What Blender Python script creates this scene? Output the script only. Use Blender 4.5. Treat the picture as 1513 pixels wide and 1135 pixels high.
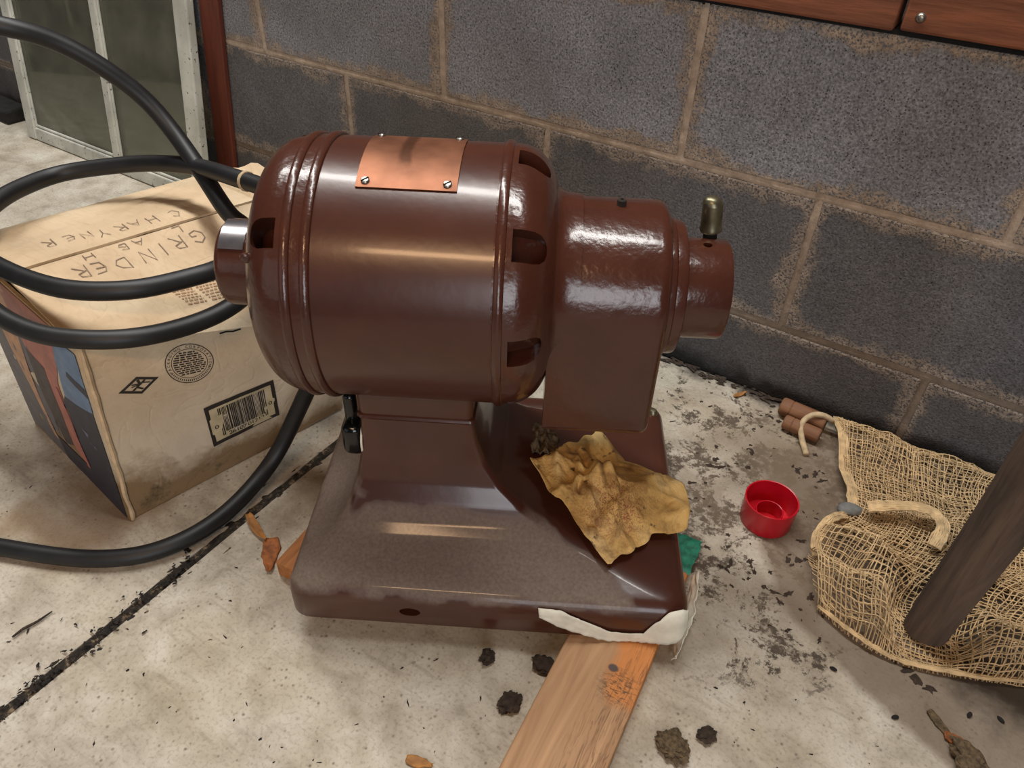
import bpy, bmesh, math, random
from math import sin, cos, pi, radians, sqrt, exp
from mathutils import Vector, Matrix, noise

for o in list(bpy.data.objects): bpy.data.objects.remove(o)
S = bpy.context.scene
C = S.collection

# ------------------------------------------------------------------ camera
W, H, F = 1513, 1135, 1112.2
cd = bpy.data.cameras.new('camera'); cam = bpy.data.objects.new('camera', cd); C.objects.link(cam)
cd.sensor_fit = 'HORIZONTAL'; cd.sensor_width = 36; cd.lens = 36*F/W; cd.clip_start = .01
yaw, pit, rol = -.5572, .6880, .0342
fw = Vector((sin(yaw)*cos(pit), cos(yaw)*cos(pit), -sin(pit)))
rt = fw.cross(Vector((0, 0, 1))).normalized(); up = rt.cross(fw)
r2 = cos(rol)*rt+sin(rol)*up; u2 = -sin(rol)*rt+cos(rol)*up
M = Matrix((r2, u2, -fw)).transposed().to_4x4(); M.translation = (1.16156, -.97437, .73143)
cam.matrix_world = M
S.camera = cam

# ------------------------------------------------------------------ light
S.view_settings.view_transform = 'Standard'; S.view_settings.look = 'None'
S.view_settings.gamma = 1; S.view_settings.use_curve_mapping = False
S.view_settings.exposure = 0.0
wd = bpy.data.worlds.new('world'); S.world = wd; wd.use_nodes = True
bg = wd.node_tree.nodes['Background']; bg.inputs[0].default_value = (.80, .86, 1, 1); bg.inputs[1].default_value = .035
def area(name, loc, target, sx, sy, power, col):
    l = bpy.data.lights.new(name, 'AREA'); l.shape = 'RECTANGLE'; l.size = sx; l.size_y = sy
    l.energy = power; l.color = col
    o = bpy.data.objects.new(name, l); C.objects.link(o); o.location = loc
    d = Vector(target)-Vector(loc); o.rotation_euler = d.to_track_quat('-Z', 'Y').to_euler()
    return o
area('ceiling_strip_light', (.15, -.19, 2.35), (.15, -.25, 0), 2.6, .20, 66, (1, .98, .94))     # fluorescent fitting on the ceiling
area('front_fill_light', (-.2, -4.2, 1.2), (.4, -.7, .1), 2.4, 2.0, 8, (1, .97, .95))          # front fill added behind the camera, for an assumed open door
area('side_window_light', (3.2, -3.5, 1.35), (.8, -.5, .2), 1.5, 1.5, 48, (.92, .95, 1))       # window behind, to the right
area('warm_lamp_light', (1.35, -2.0, 1.95), (.8, -.5, .3), .60, .14, 12, (1, .62, .34))          # lamp behind the camera

# ------------------------------------------------------------------ materials
def lin(c):
    return tuple((x/12.92 if x <= .04045 else ((x+.055)/1.055)**2.4) for x in [v/255 for v in c])+(1,)
class NT:
    def __init__(s, name):
        s.m = bpy.data.materials.new(name); s.m.use_nodes = True
        s.t = s.m.node_tree; s.b = s.t.nodes['Principled BSDF']; s.out = s.t.nodes['Material Output']
        s.tc = s.t.nodes.new('ShaderNodeTexCoord')
    def n(s, typ, props=None, **ins):
        nd = s.t.nodes.new('ShaderNode'+typ)
        for k, v in (props or {}).items(): setattr(nd, k, v)
        for k, v in ins.items(): s.set(nd.inputs[int(k[1:])] if k[0] == 'i' and k[1:].isdigit() else nd.inputs[k.replace('_', ' ')], v)
        return nd
    def set(s, sock, v):
        if hasattr(v, 'is_output') or isinstance(v, bpy.types.NodeSocket): s.t.links.new(v, sock)
        else: sock.default_value = v
    def co(s, sc=(1, 1, 1), kind='Object', loc=(0, 0, 0), rot=(0, 0, 0)):
        return s.n('Mapping', i0=s.tc.outputs[kind], i1=loc, i2=rot, i3=sc).outputs[0]
    def noise(s, vec, scale, detail=4, rough=.55, dist=0):
        return s.n('TexNoise', Vector=vec, Scale=scale, Detail=detail, Roughness=rough, Distortion=dist).outputs[0]
    def ramp(s, f, *stops):
        r = s.n('ValToRGB', i0=f); e = r.color_ramp.elements
        while len(e) < len(stops): e.new(.5)
        for k, (p, c) in enumerate(stops):
            e[k].position = p; e[k].color = c if len(c) == 4 else tuple(c)+(1,)
        return r.outputs[0]
    def step(s, f, a, b):
        return s.n('MapRange', i0=f, i1=a, i2=b).outputs[0]
    def mix(s, f, a, b, mode='MIX'):
        nd = s.n('Mix', dict(data_type='RGBA', blend_type=mode)); s.set(nd.inputs[0], f); s.set(nd.inputs[6], a); s.set(nd.inputs[7], b)
        return nd.outputs[2]
    def math(s, op, a, b=0.0):
        return s.n('Math', dict(operation=op), i0=a, i1=b).outputs[0]
    def sep(s, vec):
        return s.n('SeparateXYZ', i0=vec).outputs
    def bump(s, h, strength=.3, dist=.002):
        s.t.links.new(s.n('Bump', Height=h, Strength=strength, Distance=dist).outputs[0], s.b.inputs['Normal'])
    def done(s, col=None, rough=.6, metal=0, **k):
        if col is not None: s.set(s.b.inputs['Base Color'], col)
        s.set(s.b.inputs['Roughness'], rough); s.set(s.b.inputs['Metallic'], metal)
        for a, v in k.items(): s.set(s.b.inputs[a.replace('_', ' ')], v)
        return s.m
def plain(name, col, rough=.6, metal=0, var=.12, scale=60, bump=0.0, **k):
    t = NT(name); c = lin(col); v = t.noise(t.co(), scale)
    dk = tuple(x*(1-var*2) for x in c[:3])+(1,); lt = tuple(min(1, x*(1+var)) for x in c[:3])+(1,)
    if bump: t.bump(v, bump, .001)
    return t.done(t.ramp(v, (.3, dk), (.7, lt)), rough, metal, **k)

def m_block():
    t = NT('concrete_block'); co = t.co(); ob = t.n('ObjectInfo')
    off = t.n('VectorMath', dict(operation='ADD'), i0=co, i1=t.n('CombineXYZ', i0=t.math('MULTIPLY', ob.outputs['Random'], 7), i1=0.0, i2=t.math('MULTIPLY', ob.outputs['Random'], 3)).outputs[0]).outputs[0]
    big = t.noise(off, 9, 5); fine = t.noise(off, 330, 3, .6); pore = t.n('TexVoronoi', Vector=off, Scale=300.0).outputs[0]
    col = t.ramp(fine, (.28, lin((96, 97, 102))), (.5, lin((142, 143, 149))), (.74, lin((184, 185, 190))))
    pit = t.math('MULTIPLY', t.math('SUBTRACT', 1.0, t.step(pore, .16, .34)), t.step(t.noise(off, 120, 3), .46, .56))
    col = t.mix(t.math('MULTIPLY', pit, .75), col, lin((44, 43, 44)))
    rust = t.step(t.noise(off, 5, 4, .6, .8), .52, .68)
    col = t.mix(t.math('MULTIPLY', rust, .22), col, lin((92, 78, 66)))
    col = t.mix(t.step(big, .35, .65), t.mix(.35, col, lin((84, 82, 82))), col)
    col = t.mix(ob.outputs['Color'], t.mix(.82, col, t.ramp(t.noise(off, 6, 5, .6), (.35, lin((48, 43, 40))), (.65, lin((72, 66, 61))))), col)   # lower courses: darker blocks, the dimmer light there painted in too
    # mortar smeared over the block edges
    g = t.sep(t.tc.outputs['Generated'])
    ex = t.math('MULTIPLY', t.math('MINIMUM', g[0], t.math('SUBTRACT', 1.0, g[0])), .4)
    ez = t.math('MULTIPLY', t.math('MINIMUM', g[2], t.math('SUBTRACT', 1.0, g[2])), .2)
    sm = t.math('ADD', t.math('MINIMUM', ex, ez), t.math('MULTIPLY', t.math('SUBTRACT', t.noise(off, 12, 9, .74), .45), -.11))
    smear = t.math('SUBTRACT', 1.0, t.step(sm, .002, .0125))
    smear = t.math('MULTIPLY', smear, t.step(fine, .36, .50))
    mcol = t.ramp(t.noise(off, 70, 4), (.3, lin((140, 124, 108))), (.7, lin((180, 163, 146))))
    col = t.mix(t.math('MULTIPLY', smear, t.step(t.math('ADD', ob.outputs['Color'], .0), -.9, .75)), col, mcol)
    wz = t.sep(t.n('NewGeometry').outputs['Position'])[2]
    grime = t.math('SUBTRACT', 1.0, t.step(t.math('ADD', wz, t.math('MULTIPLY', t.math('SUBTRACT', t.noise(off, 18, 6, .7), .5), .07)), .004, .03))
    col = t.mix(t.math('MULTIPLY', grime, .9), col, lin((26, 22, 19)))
    hgt = t.math('ADD', t.math('MULTIPLY', fine, .8), t.step(pore, .0, .32))
    t.bump(t.math('ADD', hgt, t.math('MULTIPLY', smear, .5)), .7, .003)
    return t.done(col, .92)
def m_mortar():
    t = NT('mortar'); co = t.co(); z = t.sep(co)[2]
    c = t.ramp(t.noise(co, 55, 5, .65), (.3, lin((148, 131, 114))), (.7, lin((192, 174, 156))))
    c = t.mix(t.math('MULTIPLY', t.math('SUBTRACT', 1.0, t.step(z, .12, .30)), .6), c, lin((78, 70, 62)))
    t.bump(t.noise(co, 140, 4, .6), .6, .004)
    return t.done(c, .95)
def m_floor():
    t = NT('stained_concrete'); co = t.co(kind='Object'); x, y, z = t.sep(co)
    big = t.noise(co, 3.2, 6, .6); mid = t.noise(co, 17, 6, .62, .4); fine = t.noise(co, 260, 3, .6)
    c = t.ramp(mid, (.30, lin((150, 141, 125))), (.52, lin((184, 176, 161))), (.75, lin((208, 203, 191))))
    c = t.mix(t.math('MULTIPLY', t.step(big, .52, .68), .35), c, lin((166, 150, 118)))
    c = t.mix(t.math('MULTIPLY', t.step(fine, .50, .70), .38), c, lin((112, 96, 80)))
    sp = t.math('MULTIPLY', t.math('SUBTRACT', 1.0, t.step(t.n('TexVoronoi', Vector=co, Scale=120.0).outputs[0], .10, .24)), t.step(t.noise(co, 30, 4), .46, .58))
    c = t.mix(t.math('MULTIPLY', sp, .65), c, lin((84, 68, 56)))
    strk = t.step(t.noise(t.co((14, 90, 1), rot=(0, 0, .75)), 1.2, 5, .6), .57, .68)
    c = t.mix(t.math('MULTIPLY', strk, .28), c, lin((120, 108, 92)))
    # mud and leaf stains between the machine and the wall
    d = t.n('VectorMath', dict(operation='DISTANCE'), i0=t.n('VectorMath', dict(operation='MULTIPLY'), i0=co, i1=(1, .85, 0)).outputs[0], i1=(1.09, -.17, 0)).outputs['Value']
    near = t.math('SUBTRACT', 1.0, t.step(d, .09, .29))
    net = t.step(t.math('ADD', t.noise(co, 15, 11, .80, .25), t.math('MULTIPLY', near, .10)), .584, .604)
    net = t.math('MULTIPLY', net, t.step(t.noise(co, 95, 5, .7), .36, .50))
    c = t.mix(t.math('MULTIPLY', net, t.math('MULTIPLY', t.step(near, .0, .25), .95)), c, lin((44, 35, 28)))
    c = t.mix(t.math('MULTIPLY', near, t.math('ADD', .36, t.math('MULTIPLY', t.step(t.noise(co, 8, 5), .42, .62), .4))), c, lin((116, 100, 82)))  # brown dirt film, also painting in the dimmer light near the wall
    # brown patch by the cardboard box corner
    d2 = t.n('VectorMath', dict(operation='DISTANCE'), i0=co, i1=(.40, -.72, 0)).outputs['Value']
    st = t.step(t.math('SUBTRACT', t.math('ADD', .115, t.math('MULTIPLY', t.math('SUBTRACT', t.noise(co, 13, 5), .5), .20)), d2), .0, .06)
    c = t.mix(t.math('MULTIPLY', st, .62), c, lin((128, 98, 66)))
    # dirty strip along the wall
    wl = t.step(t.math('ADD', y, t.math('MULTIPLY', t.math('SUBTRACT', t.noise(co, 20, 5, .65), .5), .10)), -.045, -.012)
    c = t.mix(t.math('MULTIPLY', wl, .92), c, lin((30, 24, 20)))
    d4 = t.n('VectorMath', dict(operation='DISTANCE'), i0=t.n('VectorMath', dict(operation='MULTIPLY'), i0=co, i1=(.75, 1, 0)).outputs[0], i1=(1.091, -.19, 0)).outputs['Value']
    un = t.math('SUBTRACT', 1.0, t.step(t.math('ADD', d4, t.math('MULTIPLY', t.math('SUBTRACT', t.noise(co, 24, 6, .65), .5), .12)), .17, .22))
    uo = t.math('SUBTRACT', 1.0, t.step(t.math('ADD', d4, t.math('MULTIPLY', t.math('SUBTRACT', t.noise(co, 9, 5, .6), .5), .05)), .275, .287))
    c = t.mix(t.math('MULTIPLY', uo, .75), c, lin((108, 92, 76)))  # burlap's cast shadow painted on the floor around the cloth
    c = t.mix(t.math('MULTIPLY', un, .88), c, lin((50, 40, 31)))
    # brown zone beside the machine's left foot
    d3 = t.n('VectorMath', dict(operation='DISTANCE'), i0=co, i1=(.62, -.53, 0)).outputs['Value']
    st3 = t.step(t.math('SUBTRACT', t.math('ADD', .11, t.math('MULTIPLY', t.math('SUBTRACT', t.noise(co, 16, 5), .5), .16)), d3), .0, .07)
    c = t.mix(t.math('MULTIPLY', st3, .72), c, lin((92, 72, 48)))
    t.bump(t.math('ADD', t.math('MULTIPLY', fine, .4), t.math('ADD', mid, t.noise(co, 70, 4))), .32, .002)
    return t.done(c, .85)
def m_paint(dusty=False, cast=False):
    t = NT('brown_enamel_dusty' if dusty else 'brown_enamel_cast' if cast else 'brown_enamel'); co = t.co()
    v = t.noise(co, 22, 3)
    c = t.ramp(v, (.3, lin((66, 35, 25))), (.7, lin((75, 40, 28))))
    op = t.noise(co, 95, 2, .5)
    r = t.math('ADD', .20 if cast else .25, t.math('MULTIPLY', t.noise(co, 9, 4), .10))
    if dusty:
        x, y, z = t.sep(co); nz = t.sep(t.n('NewGeometry').outputs['Normal'])[2]
        edge = t.math('MULTIPLY', t.math('SUBTRACT', t.noise(co, 11, 3, .45, .6), .5), .11)
        lim = t.math('ADD', t.math('ADD', .075, edge), t.math('MULTIPLY', t.math('ADD', y, .10), -1.3))
        m1 = t.math('SUBTRACT', 1.0, t.step(t.math('SUBTRACT', x, lim), -.005, .005))
        m2 = t.math('SUBTRACT', 1.0, t.step(t.math('ADD', z, t.math('MULTIPLY', edge, .5)), .116, .124))
        m3 = t.step(t.math('ADD', z, t.math('MULTIPLY', t.noise(co, 45, 3), .030)), .080, .092)
        m4 = t.step(nz, .05, .35)
        side = t.math('SUBTRACT', 1.0, t.step(t.math('ADD', x, edge), -.147, -.137))
        m2 = t.math('MAXIMUM', m2, t.math('MULTIPLY', side, t.math('SUBTRACT', 1.0, t.step(z, .16, .19))))
        dm = t.math('MULTIPLY', t.math('MULTIPLY', m1, m2), t.math('MULTIPLY', m3, m4))
        dm = t.math('MULTIPLY', dm, t.math('ADD', .66, t.math('MULTIPLY', t.noise(co, 9, 5), .5)))
        dc = t.ramp(t.noise(co, 300, 2), (.30, lin((106, 92, 83))), (.75, lin((126, 112, 101))))
        c = t.mix(dm, c, dc); r = t.math('ADD', r, t.math('MULTIPLY', dm, .5))
    if cast: t.bump(t.math('ADD', t.noise(co, 55, 3, .5), t.math('MULTIPLY', t.noise(co, 150, 2, .5), .5)), .30, .0028)
    else: t.bump(op, .10, .0012)
    return t.done(c, r, 0, Coat_Weight=.22, Coat_Roughness=.10, Specular_IOR_Level=.5)
def m_wood(name, a, b, dark=None, scale=(60, 4, 60), rough=.7, bump=.25):
    t = NT(name); co = t.co(scale)
    w = t.noise(co, 1.0, 6, .62, .6); c = t.ramp(w, (.3, lin(a)), (.7, lin(b)))
    f = t.noise(t.co(tuple(s*4 for s in scale)), 1.0, 3)
    c = t.mix(t.math('MULTIPLY', t.step(f, .55, .75), .35), c, lin(dark or tuple(int(x*.55) for x in a)))
    t.bump(t.math('ADD', w, f), bump, .0015)
    return t.done(c, rough)
def m_plank():
    t = NT('pine_board'); co = t.co((70, 5, 70)); o = t.co(); x, y, z = t.sep(o)
    w = t.noise(co, 1.0, 6, .6, .8); c = t.ramp(w, (.3, lin((150, 112, 78))), (.7, lin((196, 156, 116))))
    pat = t.step(t.math('ADD', x, t.math('ADD', t.math('MULTIPLY', t.math('SUBTRACT', t.noise(o, 14, 4), .5), .05), t.math('MULTIPLY', t.math('ADD', y, .06), .22))), .014, .026)
    pat = t.math('MULTIPLY', pat, t.step(t.math('ADD', y, t.math('MULTIPLY', t.noise(o, 25, 3), .03)), -.055, -.04))
    c = t.mix(t.math('MULTIPLY', pat, .8), c, lin((206, 128, 58)))
    gx = t.step(t.math('ADD', t.math('ADD', x, -.012), t.math('ADD', t.math('MULTIPLY', y, -.20), t.math('MULTIPLY', t.math('SUBTRACT', t.noise(t.co((30, 8, 1)), 1.0, 4), .5), .03))), .0, .03)
    rg = t.step(t.noise(t.co((260, 26, 1)), 1.0, 4, .6, 1.5), .50, .62)
    c = t.mix(t.math('MULTIPLY', t.math('MULTIPLY', gx, rg), .6), c, lin((104, 70, 44)))
    k = t.n('VectorMath', dict(operation='DISTANCE'), i0=t.n('VectorMath', dict(operation='MULTIPLY'), i0=o, i1=(1, 1.2, 0)).outputs[0], i1=(.012, -.036, 0)).outputs['Value']
    c = t.mix(t.math('SUBTRACT', 1.0, t.step(k, .0042, .0062)), c, lin((84, 70, 66)))
    sc = t.math('MULTIPLY', t.math('SUBTRACT', 1.0, t.step(t.n('VectorMath', dict(operation='DISTANCE'), i0=o, i1=(.024, -.048, .025)).outputs['Value'], .008, .026)), t.step(t.noise(t.co((90, 260, 1)), 1.0, 3, .6, 2), .50, .56))
    c = t.mix(t.math('MULTIPLY', sc, .85), c, lin((78, 60, 40)))
    t.bump(w, .2, .001)
    return t.done(c, .72)
def m_card():
    t = NT('cardboard'); co = t.co(); c = t.ramp(t.noise(co, 10, 5, .6), (.3, lin((190, 164, 130))), (.7, lin((216, 194, 162))))
    fib = t.noise(t.co((20, 220, 220)), 1.0, 3); c = t.mix(t.math('MULTIPLY', t.step(fib, .5, .8), .25), c, lin((160, 130, 98)))
    z = t.sep(co)[2]
    gr = t.math('MULTIPLY', t.math('SUBTRACT', 1.0, t.step(z, .08, .24)), .55)
    c = t.mix(gr, c, lin((202, 196, 180)))
    wet = t.math('SUBTRACT', 1.0, t.step(t.math('ADD', t.math('ADD', z, t.math('MULTIPLY', t.math('ABSOLUTE', t.sep(co)[1]), .16)), t.math('MULTIPLY', t.math('SUBTRACT', t.noise(co, 14, 5, .65), .5), .13)), .05, .085))
    c = t.mix(t.math('MULTIPLY', wet, .85), c, lin((116, 86, 44)))
    mold = t.math('MULTIPLY', wet, t.step(t.noise(co, 30, 5, .7), .52, .66))
    c = t.mix(t.math('MULTIPLY', mold, .8), c, lin((62, 56, 32)))
    cr = t.math('ABSOLUTE', t.math('SUBTRACT', t.noise(co, 13, 3, .5, .8), .5))
    c = t.mix(t.math('MULTIPLY', t.math('SUBTRACT', 1.0, t.step(cr, .0, .006)), .14), c, lin((134, 106, 76)))
    t.bump(t.math('ADD', t.math('ADD', t.noise(co, 40, 4), t.noise(co, 8, 3)), t.math('MULTIPLY', t.step(cr, .0, .03), .22)), .40, .003)
    return t.done(c, .8)
def m_white_paint():
    t = NT('chipped_white_paint'); co = t.co(); n = t.noise(co, 130, 6, .7)
    chip = t.step(n, .61, .64); c = t.mix(chip, t.ramp(t.noise(co, 12, 3), (.3, lin((158, 159, 148))), (.7, lin((202, 202, 192)))), lin((58, 52, 44)))
    t.bump(t.math('SUBTRACT', 1.0, chip), .5, .002)
    return t.done(c, .6)
def m_glass():
    t = NT('dirty_glass'); nt = t.t; co = t.co()
    tr = t.n('BsdfTransparent', i0=(.74, .75, .70, 1)); gl = t.n('BsdfGlossy', Roughness=.05); gl.inputs[0].default_value = (.9, .95, .9, 1)
    df = t.n('BsdfDiffuse'); t.set(df.inputs[0], lin((142, 140, 124)))
    x, y, z = t.sep(co)
    d = t.math('ADD', t.math('MULTIPLY', t.noise(co, 9, 5, .65), .55), t.math('MULTIPLY', t.step(t.noise(co, 5, 3, .5, 1.5), .55, .62), .14))
    m1 = t.n('MixShader', i0=d, i1=tr.outputs[0], i2=df.outputs[0])
    fr = t.n('Fresnel', IOR=1.45)
    m2 = t.n('MixShader', i0=t.math('MULTIPLY', fr.outputs[0], .8), i1=m1.outputs[0], i2=gl.outputs[0])
    nt.links.new(m2.outputs[0], t.out.inputs[0]); return t.m
def m_copper():
    t = NT('worn_copper'); co = t.co(); c = t.ramp(t.noise(co, 26, 5), (.3, lin((112, 72, 52))), (.7, lin((150, 100, 74))))
    x, y, z = t.sep(co)
    s = t.math('MULTIPLY', t.math('SUBTRACT', 1.0, t.step(t.math('ABSOLUTE', t.math('SUBTRACT', t.math('ADD', x, t.math('MULTIPLY', t.noise(co, 30, 3), .01)), -.076)), 0.0035, .007)), t.step(t.math('ADD', y, t.math('MULTIPLY', t.noise(co, 90, 3), .02)), -.026, -.012))
    c = t.mix(t.math('MULTIPLY', s, .7), c, lin((70, 42, 26)))
    return t.done(c, t.math('ADD', .42, t.math('MULTIPLY', t.noise(co, 40, 3), .14)), .75)
def m_towel():
    t = NT('oily_paper_towel'); co = t.co(); c = t.ramp(t.noise(co, 16, 5, .6), (.28, lin((160, 118, 60))), (.5, lin((216, 176, 106))), (.72, lin((232, 204, 148))))
    c = t.mix(t.math('MULTIPLY', t.step(t.noise(co, 24, 4, .6, .6), .52, .66), .65), c, lin((112, 74, 42)))
    c = t.mix(t.math('MULTIPLY', t.step(t.noise(co, 60, 4, .6), .62, .68), .8), c, lin((54, 36, 24)))
    rd = t.n('VectorMath', dict(operation='DISTANCE'), i0=co, i1=(.128, -.062, .11)).outputs['Value']
    rm = t.math('MULTIPLY', t.math('SUBTRACT', 1.0, t.step(rd, .02, .05)), t.step(t.noise(t.co((180, 180, 180)), 1.0, 3, .6, 3), .5, .56))
    c = t.mix(t.math('MULTIPLY', rm, .75), c, lin((132, 56, 50)))
    t.bump(t.n('TexVoronoi', Vector=co, Scale=330.0).outputs[0], .5, .001)
    return t.done(c, .85)

def m_joint():
    t = NT('joint_filler'); co = t.co(); n = t.noise(co, 70, 6, .7)
    c = t.ramp(n, (.42, lin((24, 21, 18))), (.54, lin((58, 50, 40))), (.62, lin((134, 116, 94))))
    t.bump(n, .9, .004); return t.done(c, .95)
MT = dict(block=m_block(), mortar=m_mortar(), floor=m_floor(), paint=m_paint(), cast=m_paint(False, True), dusty=m_paint(True), plank=m_plank(), card=m_card(),
    white=m_white_paint(), glass=m_glass(), copper=m_copper(), towel=m_towel(),
    redwood=m_wood('red_brown_board', (92, 50, 30), (142, 84, 54), (48, 28, 18), (6, 60, 60)),
    standwood=m_wood('red_stained_board', (84, 36, 22), (112, 52, 32), (44, 20, 14), (60, 60, 5)),
    scrapwood=m_wood('orange_scrap_wood', (140, 86, 40), (186, 122, 66), (80, 46, 22), (90, 8, 90)),
    postwood=m_wood('weathered_dark_wood', (50, 41, 36), (102, 83, 69), (30, 24, 20), (55, 55, 5), .85, .6),
    dowel=m_wood('brown_dowel', (100, 66, 44), (134, 92, 62), (70, 44, 28), (8, 90, 90)),
    rubber=plain('black_rubber', (22, 22, 24), .5, 0, .25, 40, .08),
    black=plain('black_plastic', (12, 12, 13), .15), dark=plain('dark_hole', (10, 8, 7), .9),
    steel=plain('dull_steel', (150, 146, 138), .35, .9), clip=plain('shiny_steel', (176, 170, 172), .22, .9),
    brass=plain('tarnished_brass', (134, 128, 104), .38, .9, .2, 90), red=plain('red_plastic', (186, 14, 34), .33, 0, .05),
    burlap=plain('burlap_yarn', (198, 170, 128), .9, 0, .18, 90), hem=plain('burlap_hem', (168, 132, 90), .92, 0, .2, 160, .6),
    strap=plain('cotton_strap', (188, 166, 132), .85, 0, .15, 120, .4), stone=plain('grey_pebble', (112, 112, 110), .7, 0, .15, 80, .3),
    paper=plain('torn_white_paper', (226, 224, 208), .6, 0, .08, 50, .3), green=plain('green_paint', (40, 132, 106), .5, 0, .3, 120, .5),
    mud=plain('dried_mud', (58, 46, 36), .95, 0, .3, 150, .8), fleck=plain('dark_fleck', (40, 32, 27), .9, 0, .3, 90),
    clump=plain('dry_brown_clump', (96, 80, 58), .95, 0, .35, 220, .9), leaf=plain('dry_leaf', (164, 112, 54), .7, 0, .25, 90, .4),
    bark=plain('orange_bark', (150, 88, 42), .75, 0, .3, 120, .5), joint=m_joint(),
    char=plain('blackened_wood', (26, 23, 21), .9, 0, .3, 60, .5),
    ink=plain('black_ink', (42, 36, 30), .75), pencil=plain('pencil_mark', (132, 114, 98), .8), fine=plain('faded_print', (164, 130, 98), .8),
    label=plain('label_ground', (196, 182, 148), .75),
    p_blue=plain('print_blue', (104, 128, 158), .5), p_navy=plain('print_navy', (44, 46, 58), .5), p_pink=plain('print_salmon', (168, 106, 92), .5),
    p_dark=plain('print_brown', (66, 56, 56), .5, 0, .25, 150), p_peach=plain('print_peach', (186, 142, 110), .5), p_grey=plain('print_grey', (96, 92, 96), .5),
    p_lav=plain('print_lavender', (120, 120, 150), .5), p_red=plain('print_red', (172, 100, 88), .5), edge=plain('torn_board_edge', (206, 180, 144), .85))

# ------------------------------------------------------------------ helpers
def link(name, me, mat=None, parent=None, smooth=False, sharp=35):
    o = bpy.data.objects.new(name, me); C.objects.link(o)
    if mat is not None and not me.materials: me.materials.append(mat)
    if smooth:
        for p in me.polygons: p.use_smooth = True
        if sharp: me.set_sharp_from_angle(angle=radians(sharp))
    if parent is not None: o.parent = parent
    return o
def mobj(name, vs, fs, mat=None, parent=None, smooth=False, sharp=35):
    me = bpy.data.meshes.new(name); me.from_pydata([tuple(v) for v in vs], [], fs); me.update()
    bm = bmesh.new(); bm.from_mesh(me); bmesh.ops.recalc_face_normals(bm, faces=bm.faces); bm.to_mesh(me); bm.free()
    return link(name, me, mat, parent, smooth, sharp)
def bobj(name, bm, mat=None, parent=None, smooth=False, sharp=35):
    me = bpy.data.meshes.new(name); bm.to_mesh(me); bm.free(); return link(name, me, mat, parent, smooth, sharp)
def thing(name, label, cat, loc=(0, 0, 0), rot=(0, 0, 0), group=None):
    o = bpy.data.objects.new(name, None); C.objects.link(o); o.location = loc; o.rotation_euler = rot; o.empty_display_size = .05
    return tag(o, label, cat, group)
def tag(o, label, cat, group=None):
    o['label'] = label; o['category'] = cat
    if group: o['group'] = group
    return o
def boxbm(x0, x1, y0, y1, z0, z1, bev=0.0, seg=2, bm=None):
    b = bmesh.new(); bmesh.ops.create_cube(b, size=1)
    for v in b.verts: v.co = ((x0+x1)/2+v.co.x*(x1-x0), (y0+y1)/2+v.co.y*(y1-y0), (z0+z1)/2+v.co.z*(z1-z0))
    if bev: bmesh.ops.bevel(b, geom=b.edges[:], offset=bev, segments=seg, profile=.5, affect='EDGES')
    if bm is None: return b
    me = bpy.data.meshes.new('t'); b.to_mesh(me); b.free(); bm.from_mesh(me); bpy.data.meshes.remove(me); return bm
def lathe(prof, n=64, axis='X', c=(0, 0, 0)):
    """profile of (along, radius); radius 0 at an end closes it"""
    vs, fs, rows = [], [], []
    for a, r in prof:
        if r < 1e-6:
            rows.append([len(vs)]); vs.append((a, 0, 0))
        else:
            rows.append(list(range(len(vs), len(vs)+n)))
            for k in range(n): vs.append((a, r*cos(2*pi*k/n), r*sin(2*pi*k/n)))
    for A, B in zip(rows, rows[1:]):
        for k in range(n):
            k2 = (k+1) % n
            if len(A) == 1 and len(B) == 1: continue
            if len(A) == 1: fs.append((A[0], B[k2], B[k]))
            elif len(B) == 1: fs.append((A[k], A[k2], B[0]))
            else: fs.append((A[k], A[k2], B[k2], B[k]))
    if axis == 'Z': vs = [(y, z, x) for x, y, z in vs]
    return [(x+c[0], y+c[1], z+c[2]) for x, y, z in vs], fs
def cut(o, cutters):
    """subtract cutter objects from o for good"""
    for k in cutters: k.parent = o.parent
    bpy.context.view_layer.update()
    for k in cutters:
        md = o.modifiers.new('b', 'BOOLEAN'); md.object = k; md.operation = 'DIFFERENCE'; md.solver = 'EXACT'
    dg = bpy.context.evaluated_depsgraph_get(); me = bpy.data.meshes.new_from_object(o.evaluated_get(dg))
    o.modifiers.clear(); old = o.data; o.data = me; bpy.data.meshes.remove(old)
    for k in cutters:
        d = k.data; bpy.data.objects.remove(k); bpy.data.meshes.remove(d)
    for p in me.polygons: p.use_smooth = True
    me.set_sharp_from_angle(angle=radians(32))
def tube(pts, r, n=10, caps=True):
    pts = [Vector(p) for p in pts]; vs, fs = [], []; up = None
    for i, p in enumerate(pts):
        t = (pts[min(i+1, len(pts)-1)]-pts[max(i-1, 0)]).normalized()
        if up is None: up = t.orthogonal().normalized()
        up = (up-t*up.dot(t)); up = up.normalized() if up.length > 1e-6 else t.orthogonal().normalized()
        b = t.cross(up); rr = r[i] if isinstance(r, (list, tuple)) else r
        for k in range(n): vs.append(p+(up*cos(2*pi*k/n)+b*sin(2*pi*k/n))*rr)
    for i in range(len(pts)-1):
        for k in range(n): fs.append((i*n+k, i*n+(k+1) % n, (i+1)*n+(k+1) % n, (i+1)*n+k))
    if caps: fs += [tuple(range(n))[::-1], tuple((len(pts)-1)*n+k for k in range(n))]
    return vs, fs
def spline(pts, m=8):
    P = [Vector(p) for p in pts]; P = [P[0]*2-P[1]]+P+[P[-1]*2-P[-2]]; out = []
    for i in range(1, len(P)-2):
        a, b, c, d = P[i-1:i+3]
        for k in range(m):
            t = k/m; out.append(.5*((2*b)+(c-a)*t+(2*a-5*b+4*c-d)*t*t+(3*b-a-3*c+d)*t**3))
    out.append(P[-2]); return out
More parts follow.
